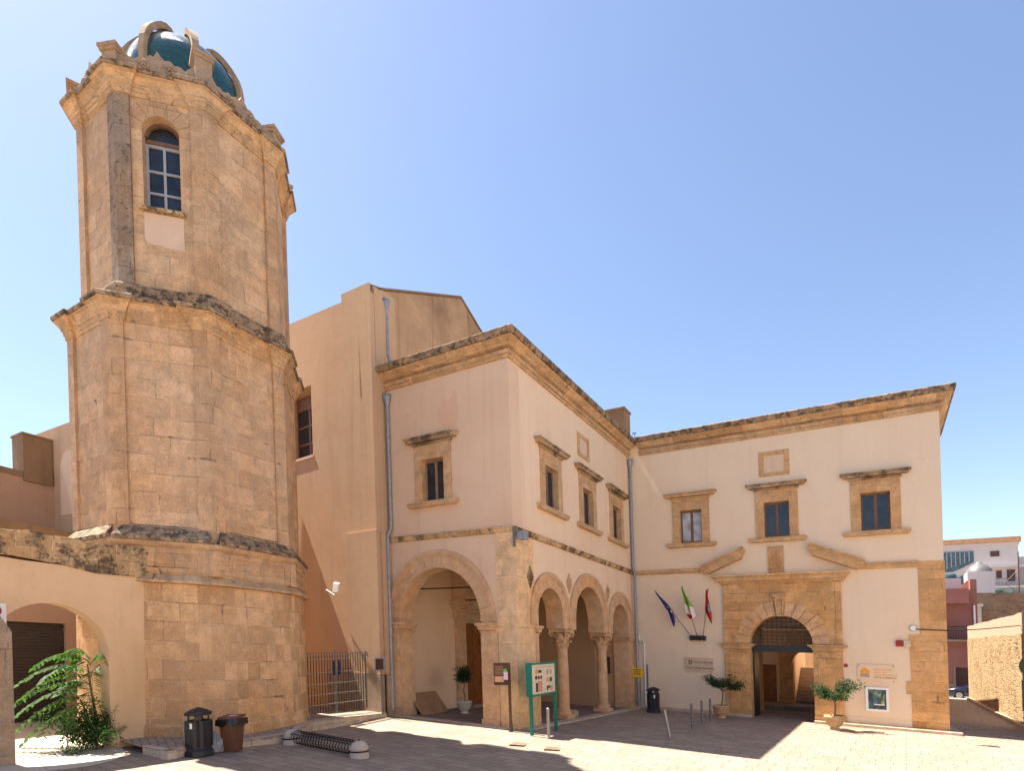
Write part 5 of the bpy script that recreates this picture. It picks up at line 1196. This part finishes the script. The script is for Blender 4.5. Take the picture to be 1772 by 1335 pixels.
# leaning cardboard inside the arcade
t = thing('cardboard_sheet', 'folded brown cardboard sheet leaning on the wall inside the large arch', 'cardboard', (-13.45, 16.1, .006))
mb = MB(); 
for y0, y1_ in ((-.75, -.02), (.0, .72)):
    mb.add([(.12, y0, 0), (.12, y1_, 0), (-.5, y1_, .75), (-.5, y0, .75), (.1, y0, -.01), (.1, y1_, -.01), (-.52, y1_, .74), (-.52, y0, .74)], [(0, 1, 2, 3), (7, 6, 5, 4), (0, 1, 5, 4), (2, 3, 7, 6), (1, 2, 6, 5), (0, 3, 7, 4)])
mb.build('sheet', M['cardboard'], t, shear=False)
t = thing('stone_block', 'small loose stone block beside the first column', 'stone', (-9.5, 19.3, 0), .3)
mb = MB(); mb.plate([[(-.2, 0), (.2, .0), (.21, .2), (.1, .24), (-.19, .22)]], lambda u, v, d: (u, d, v), -.12, .12); mb.build('block', M['kerb'], t, shear=False)
# things fixed to the walls
t = thing('wall_lantern', 'black lantern hanging on the back wall inside the arcade', 'lantern', (-12.3, 23.4, 3.1))
mb = MB(); mb.lathe([(.09, 0), (.16, .32), (.18, .34)], seg=6, smooth=False); mb.build('lantern_glass', M['glass'], t, shear=False)
mb = MB(); mb.lathe([(.2, .34), (.1, .46), (.02, .52)], seg=6, smooth=False); mb.tube([(0, 0, .5), (0, .1, .6), (0, .25, .55)], .02, 6); mb.lathe([(.1, -.02), (.1, 0)], seg=6)
for k in range(6):
    a = 2 * PI * k / 6; mb.tube([(.09 * math.cos(a), .09 * math.sin(a), 0), (.16 * math.cos(a), .16 * math.sin(a), .33)], .01, 4)
mb.build('lantern_frame', M['blackmetal'], t, shear=False)
def wallplate(name, label, cat, plane, u0, u1, z0, z1, mat, frame=None, d=.03, fw=.03):
    c = plane((u0 + u1) / 2, z0, 0); t = thing(name, label, cat, c)
    mb = MB(); mb.plate([rect(u0, u1, z0, z1)], plane, -d, -.004); pn = mb.build('panel', mat, t)
    if frame:
        mb = MB(); mb.plate([rect(u0 - fw, u1 + fw, z0 - fw, z1 + fw), rect(u0, u1, z0, z1)[::-1]], plane, -d - .015, -.004); mb.build('frame', frame, t)
    return t, pn
PI_ = FY(24.3)
wallplate('poster', 'dark red framed notice on the wall behind the second column', 'poster', PI_, -10.35, -10.05, 1.5, 2.2, M['brownsign'], M['blackmetal'])
wallplate('fire_box', 'dark red box high on the wall behind the third arch', 'box', PI_, -10.3, -9.95, 3.35, 3.75, M['red'], M['brownsign'], d=.1)
t, pn = wallplate('wall_plaque', 'stone plaque with a crest and two lines of lettering under the flags', 'plaque', PBf, -6.87, -5.69, 1.73, 2.34, M['marbleplaque'])
def put(txt, size, u, z, mat, parent, d=-.034, name='lettering', plane=None):
    pl = plane or PBf
    mb = text_mesh(txt, size, mat, name, parent, lambda a, b, c: pl(u + a, z + b, d)); return mb.build(name, mat, parent)
put('Città di Marsala', .125, -6.5, 2.1, M['ink'], pn); put('Sede di Rappresentanza', .125, -6.82, 1.86, M['ink'], pn)
mb = MB(); mb.plate([[(-6.7, 2.22), (-6.56, 2.22), (-6.56, 2.1), (-6.63, 2.03), (-6.7, 2.1)], [(-6.67, 2.19), (-6.67, 2.11), (-6.63, 2.07), (-6.59, 2.11), (-6.59, 2.19)]], PBf, -.036, -.03); mb.build('crest', M['ink'], pn)
t, pn = wallplate('wall_sign', 'clear sign panel with an orange building emblem and lettering right of the portal', 'sign', PBf, -.52, .64, 1.67, 2.31, M['plaque'])
for k, (s_, c) in enumerate((('ENTE MOSTRA', 'orange'), ('di PITTURA', 'orange'), ('CONTEMPORANEA', 'orange'), ('CITTÀ di MARSALA', 'ink'))): put(s_, .082, .0, 2.1 - k * .095, M[c], pn)
mb = MB(); mb.plate([[(-.42, 1.98), (-.14, 1.98), (-.14, 2.1), (-.19, 2.1), (-.2, 2.13), (-.24, 2.17), (-.28, 2.19), (-.32, 2.17), (-.36, 2.13), (-.37, 2.1), (-.42, 2.1)], [(-.3, 2.03), (-.3, 2.08), (-.26, 2.08), (-.26, 2.03)]], PBf, -.036, -.03); mb.build('emblem', M['orange'], pn)
mb = MB(); [mb.plate([rect(-.42, -.14, 1.94 - k * .04, 1.955 - k * .04)], PBf, -.036, -.03) for k in range(3)]; [mb.plate([rect(u, u + .03, z, z + .03)], PBf, -.045, -.03) for u in (-.49, .58) for z in (1.7, 2.25)]; mb.build('small_print', M['ink'], pn)
t, pn = wallplate('poster', 'framed poster of an abstract blue green print right of the portal', 'poster', PBf, -.2, .36, .68, 1.4, M['art'], M['whitepaint'], fw=.085)
mb = MB(); mb.plate([rect(-.02, .3, .83, .87)], PBf, -.04, -.03); mb.build('caption', M['whitepaint'], pn)
t = thing('alarm_box', 'small red alarm box high on the wall beside a cream one', 'alarm', PBf(.8, 3.0, 0))
mb = MB(); mb.plate([rect(.7, .91, 3.0, 3.22)], PBf, -.1, -.004); mb.plate([rect(.74, .87, 3.05, 3.12)], PBf, -.115, -.1); mb.build('casing', M['red'], t)
t = thing('alarm_box', 'small cream alarm siren box beside the red one', 'alarm', PBf(1.03, 2.96, 0))
mb = MB(); mb.plate([[(.94, 3.22), (1.14, 3.22), (1.14, 3.02), (1.1, 2.96), (.98, 2.96), (.94, 3.02)]], PBf, -.1, -.004); mb.plate([rect(.99, 1.09, 3.05, 3.15)], PBf, -.11, -.1); mb.build('casing', M['pot'], t)
t = thing('wall_tag', 'tiny red enamel house tag at the right edge of the portal', 'tag', PBf(-.95, 2.2, 0)); mb = MB(); mb.plate([rect(-.94, -.82, 2.18, 2.3)], PBf, -.02, -.004); mb.build('tag_plate', M['red'], t)
t = thing('bulkhead_lamp', 'round white lamp on the wall by the stone quoin', 'lamp', PBf(1.22, 3.6, 0)); mb = MB(); mb.tube([PBf(1.22, 3.66, 0), PBf(1.22, 3.66, -.09)], .09, 16); mb.build('lamp_glass', M['whitepaint'], t)
mb = MB(); mb.tube([PBf(1.22, 3.66, 0), PBf(1.22, 3.66, -.04)], .11, 16); mb.build('lamp_rim', M['zinc'], t)
# flag holders and flags
t = thing('flag_bracket', 'three dark sockets on the wall holding the flag poles', 'bracket', PBf(-6.27, 3.1, 0))
for k, (u, tl) in enumerate(((-6.5, .22), (-6.27, 0), (-6.04, -.22))):
    mb = MB(); c_, s_ = math.cos(tl), math.sin(tl)
    P = [(u + a * c_ - b * s_, 3.17 + a * s_ * -1 * -1 + b * c_) for a, b in ((-.09, -.1), (.09, -.1), (.09, .1), (-.09, .1))]
    mb.plate([P], PBf, -.2, -.004); mb.build('socket', M['blue'] if False else M['binblack'], t)
mb = MB(); mb.plate([rect(-6.6, -5.95, 3.08, 3.12)], PBf, -.05, -.004); mb.build('bar', M['binblack'], t)
def flag(base_u, tip, label, rows, bands, extras=()):
    """rows: (z, left, right) of the drooping cloth from top to bottom; bands: (v from, v to, slant, material) of its colours"""
    b = Vector(PBf(base_u, 3.2, -.15)); e = Vector(PBf(tip[0], tip[1], -tip[2]))
    t = thing('flag', label, 'flag', tuple(b), 0, 'flags over the plaque')
    MB().tube([tuple(b), tuple(e)], .016, 8).build('pole', M['iron'], t)
    mb = MB(); mb.lathe([(.0, e.z - .03), (.035, e.z), (.0, e.z + .03)], (e.x, e.y), 10); mb.build('finial', M['blackmetal'], t)
    z0, z1 = rows[0][0], rows[-1][0]
    def cloth(i, v, off=0.0):
        q = v * (len(rows) - 1); k = min(int(q), len(rows) - 2); f = q - k
        z, l, r = (rows[k][j] * (1 - f) + rows[k + 1][j] * f for j in range(3))
        hp = (z - b.z) / (e.z - b.z); y = b.y + (e.y - b.y) * max(.2, min(1, hp))
        w = r - l
        return Vector((l + w * i, y - .02 - (.035 + .16 * w) * math.sin(i * 9.4 + v * 3) - off, z - .05 * math.sin(i * 6) * w))
    for (v0, v1, i0, i1, slant, mt, off) in bands:
        mb = MB(); nu, nv = 16, 12
        vs = []
        for j in range(nv + 1):
            for i in range(nu + 1):
                ii = i0 + (i1 - i0) * i / nu; a_ = v0 + (slant * (ii - .5) if v0 > 0 else 0); c_ = v1 + (slant * (ii - .5) if v1 < 1 else 0)
                vs.append(cloth(ii, min(1, max(0, a_ + (c_ - a_) * j / nv)), off))
        mb.add(vs, [(j * (nu + 1) + i, j * (nu + 1) + i + 1, (j + 1) * (nu + 1) + i + 1, (j + 1) * (nu + 1) + i) for j in range(nv) for i in range(nu)], smooth=True)
        mb.build('cloth', M[mt], t)
flag(-6.5, (-7.84, 5.12, 0.68), 'drooping blue flag with yellow stars, leftmost and most slanted', [(5.06, -7.85, -7.83), (4.83, -7.71, -7.59), (4.6, -7.57, -7.39), (4.39, -7.46, -7.27), (4.26, -7.37, -7.19), (4.06, -7.32, -7.16), (3.86, -7.28, -7.15), (3.73, -7.25, -7.17), (3.63, -7.22, -7.2)], [(0, 1, 0, 1, 0, 'flagblue', 0), (.3, .37, .42, .72, 0, 'flagyellow', .012), (.44, .5, .5, .85, .1, 'flagyellow', .012)])
flag(-6.27, (-6.7, 5.29, 0.68), 'drooping green, white and red tricolour flag in the middle', [(5.24, -6.74, -6.7), (4.98, -6.7, -6.59), (4.72, -6.66, -6.47), (4.58, -6.65, -6.41), (4.46, -6.64, -6.35), (4.32, -6.63, -6.3), (4.19, -6.61, -6.27), (4.06, -6.58, -6.21), (3.97, -6.51, -6.29)], [(0, .45, 0, 1, .16, 'flaggreen', 0), (.45, .97, 0, 1, .16, 'flagwhite', 0), (.8, 1, 0, .55, .1, 'flagred', .014)])
flag(-6.04, (-5.65, 5.15, 0.68), 'drooping red flag with a light blue panel, nearest the portal', [(5.14, -5.74, -5.68), (4.83, -5.78, -5.68), (4.57, -5.81, -5.65), (4.41, -5.83, -5.64), (4.28, -5.84, -5.63), (4.16, -5.8, -5.61), (4.03, -5.74, -5.61), (3.9, -5.7, -5.62), (3.77, -5.65, -5.63)], [(0, 1, 0, 1, 0, 'flagred', 0), (.24, .5, .45, .88, .1, 'flaglight', .012), (.44, .6, .1, .42, .1, 'brownsign', .012)])
# yellow sign, pipes in the corner
t = thing('yellow_sign', 'small yellow notice on the pipes in the corner of the square', 'sign', (-8.85, 24.55, 1.4))
mb = MB(); mb.plate([rect(-9.12, -8.58, 1.38, 1.78)], FY(24.5), 0, .02); pn = mb.build('panel', M['yellow'], t)
mb = MB(); [mb.plate([rect(-9.03 + o, -8.67 - o, 1.68 - k * .095, 1.715 - k * .095)], FY(24.496), 0, .003) for k, o in ((0, .0), (1, .04), (2, .01))]; mb.build('lettering', M['ink'], pn)
mb = MB(); mb.tube([(-8.75, 24.6, 0), (-8.75, 24.6, 1.5)], .02, 6); mb.build('post', M['iron'], t)
t = thing('white_conduit', 'white vertical conduit pipe beside the corner downpipe', 'pipe', (-8.62, 24.9, 0))
mb = MB(); mb.tube([(-8.62, 24.9, .1), (-8.62, 24.9, 2.9), (-8.68, 24.9, 3.0), (-8.8, 24.92, 2.9), (-8.86, 24.93, 3.1), (-8.86, 24.93, 3.3)], .032, 8); mb.build('conduit', M['whitepaint'], t)
t = thing('conduit_post', 'dark conduit running up the wall just right of the white pipe', 'pipe', (-8.52, 24.92, 0))
mb = MB(); mb.tube([(-8.52, 24.92, 0), (-8.52, 24.92, 1.95)], .03, 8); mb.build('conduit', M['iron'], t)
# flood lamps
t = thing('floodlight', 'grey floodlight bracketed to the corner of the loggia string course', 'floodlight', (-9.0, 14.75, 5.75))
mb = MB(); mb.box(-8.98, -8.76, 14.86, 15.1, 5.74, 5.98); mb.box(-8.775, -8.73, 14.85, 15.11, 5.73, 5.99); mb.build('housing', M['zinc'], t)
mb = MB(); mb.box(-9.06, -9.0, 14.74, 14.8, 5.5, 6.1); mb.tube([(-9.03, 14.78, 6.02), (-9.0, 15.0, 6.12), (-8.86, 15.0, 6.02)], .02, 6); mb.build('bracket', M['iron'], t)
t = thing('floodlight', 'pale tilted floodlight panel on an arm from the church wall', 'floodlight', (-16.2, 14.25, 4.3))
mb = MB(); mb.add([(-16.32, 14.18, 4.28), (-15.98, 14.12, 4.26), (-15.9, 14.12, 4.56), (-16.22, 14.18, 4.6), (-16.32, 14.12, 4.24), (-15.98, 14.06, 4.22), (-15.9, 14.05, 4.52), (-16.22, 14.1, 4.56)], [(0, 1, 2, 3), (7, 6, 5, 4), (0, 1, 5, 4), (2, 3, 7, 6), (1, 2, 6, 5), (0, 3, 7, 4)]); mb.build('lamp_panel', M['whitepaint'], t)
mb = MB(); mb.tube([(-16.05, 14.15, 4.3), (-16.4, 14.3, 4.15), (-16.7, 14.2, 4.35), (-17.0, 14.4, 4.3)], .015, 6); mb.build('arm', M['whitepaint'], t)
# no parking sign
t = thing('no_parking_sign', 'white no parking sign at the left edge on the yellow wall', 'sign', (-14.77, 4.2, 2.5))
PN = FX(-14.76)
mb = MB(); mb.plate([rect(4.05, 4.48, 2.5, 2.98)], PN, 0, .015); pn = mb.build('panel', M['whitepaint'], t)
mb = MB(); mb.plate([arc(4.29, 2.83, .12, 0, 2 * PI, 24)[:-1], arc(4.29, 2.83, .09, 0, 2 * PI, 24)[:-1][::-1]], PN, -.004, 0); mb.plate([[(4.2, 2.9), (4.22, 2.92), (4.38, 2.76), (4.36, 2.74)]], PN, -.006, -.001); mb.build('ring', M['red'], pn)
mb = MB(); mb.plate([arc(4.29, 2.83, .09, 0, 2 * PI, 24)[:-1]], PN, -.003, 0); mb.build('disc', M['blue'], pn)
put('ta', .09, 4.3, 2.62, M['ink'], pn, d=-.004, plane=PN); put('na', .09, 4.3, 2.54, M['ink'], pn, d=-.004, plane=PN)
# traffic sign seen from behind at the right edge
t = thing('traffic_sign', 'back of a round traffic sign on a post at the right edge', 'traffic sign', (3.55, 20.2, 0))
mb = MB(); mb.tube([(0, 0, 0), (0, 0, 2.75)], .03, 8); mb.build('post', M['zinc'], t, shear=False)
ca_, sa2 = math.cos(.2), math.sin(.2)
fs_ = lambda u, v, d: (u * ca_ - d * sa2, u * sa2 + d * ca_, v)
mb = MB(); mb.plate([arc(0, 2.45, .3, 0, 2 * PI, 30)[:-1]], fs_, -.045, -.03); mb.build('disc', M['binblack'], t, shear=False)
mb = MB(); mb.plate([rect(-.25, .25, 1.25, 2.08)], fs_, -.045, -.03); mb.build('plate', M['binblack'], t, shear=False)
t = thing('overhead_cable', 'thin dark cable crossing from the stone quoin over the alley', 'cable', (1.5, 24.9, 3.6))
MB().tube([(1.3, 24.92, 3.62), (2.3, 24.93, 3.58), (3.4, 27, 3.75), (4.95, 29.9, 4.05)], .018, 5).build('cable', M['blackmetal'], t)
# roof aerials
t = thing('roof_aerial', 'thin television aerial on the cream wing roof', 'antenna', (-4.0, 26, 11.8))
mb = MB(); mb.tube([(0, 0, 0), (.05, 0, .7)], .015, 5); mb.tube([(-.3, 0, .35), (.35, 0, .6)], .01, 4); [mb.tube([(-.25 + k * .12, -.12, .37 + k * .046), (-.25 + k * .12, .12, .37 + k * .046)], .008, 4) for k in range(5)]; mb.build('aerial', M['iron'], t, shear=False)
t = thing('roof_aerial', 'short pole beside the chimney at the inner roof corner', 'antenna', (-9.0, 25.6, 11.8))
mb = MB(); mb.tube([(0, 0, 0), (0, 0, .75)], .02, 5); mb.box(-.12, .06, -.02, .02, .72, .77); mb.build('aerial', M['iron'], t, shear=False)

# ------------------------------------------------------------------ plants by the archway
random.seed(33)
t = thing('tree_of_heaven', 'self sown shrub with long feathery fronds in front of the dark shutter', 'shrub', (-15.5, 6.3, -.17))
st = MB(); lf = MB()
stem_top = Vector((-.1, -.1, 1.9))
st.tube([(0, 0, 0), (.03, -.03, .8), (-.03, -.08, 1.4), tuple(stem_top)], .03, 7, rr=[.04, .032, .026, .018]); st.tube([(0, 0, .1), (.12, -.2, .7), (.1, -.35, 1.1)], .02, 6)
fr = [(-92, 1.95, 1.05, .42), (-112, 1.8, 1.3, .2), (-82, 1.6, 1.35, .12), (-104, 1.45, 1.45, .05), (-125, 1.3, 1.4, .0), (-92, 1.15, 1.35, -.1), (-70, 1.0, 1.15, -.12), (-110, .85, 1.25, -.15), (-45, 1.85, .8, .35), (-20, 1.6, .75, .25), (15, 1.9, .65, .5), (55, 1.7, .6, .45), (-60, 1.4, .9, .1), (-140, 1.7, 1.0, .35), (-160, 1.4, .9, .3), (-30, 1.2, .8, .05), (-5, 1.0, .7, .1), (100, 1.9, .5, .5), (-75, 2.0, .6, .55)]
for az, z0, L, up in fr:
    a = R(az); d = Vector((math.cos(a), math.sin(a), 0)); p = Vector((-.03, -.06, z0)); pts = []
    n = 15
    for k in range(n + 1):
        s_ = k / n; pts.append(p + d * L * s_ + Vector((0, 0, up * s_ - .5 * s_ * s_)) + Vector((0, 0, .12 * math.sin(s_ * 3))))
    st.tube(pts, .007, 5, rr=[.011 - .008 * k / n for k in range(n + 1)])
    side = Vector((-d.y, d.x, 0))
    for k in range(3, n + 1):
        for sg in (-1, 1):
            s_ = k / n; ll = .2 * math.sin(min(1, .35 + s_ * .9) * PI * .72) + .05
            q = pts[k]; ll *= .95; tip = q + side * sg * ll + d * ll * .35 + Vector((0, 0, -ll * random.uniform(.35, .75))); w = (d * .036 + Vector((0, 0, .01)))
            m = q.lerp(tip, .45); lf.add([q, m + w, tip, m - w], [(0, 1, 2), (0, 2, 3)])
st.build('stem', M['bark'], t, shear=False); lf.build('fronds', M['leaf_frond'], t, shear=False)
t = thing('bush', 'dense small leaved bush at the right foot of the archway', 'bush', (-14.8, 6.05, -.17), 0, None)
mb = MB(); cen = [((random.gauss(-.1, .26), random.gauss(-.08, .3), .12 + abs(random.gauss(.35, .3))), (.22, .22, .22)) for k in range(30)]; leaves(mb, cen, 4200, .075); 
st = MB()
for k in range(12):
    a = random.uniform(0, 2 * PI); e = Vector((math.cos(a) * random.uniform(.3, .6), math.sin(a) * random.uniform(.3, .6), random.uniform(.3, 1.0))); st.tube([(0, 0, 0), tuple(e * .5 + Vector((0, 0, .1))), tuple(e)], .008, 5)
    for q in range(5): leaves(mb, [(e * (.6 + .1 * q), (.06, .06, .06))], 6, .06)
mb.build('foliage', M['leaf_bush'], t, shear=False); st.build('stem', M['bark'], t, shear=False)
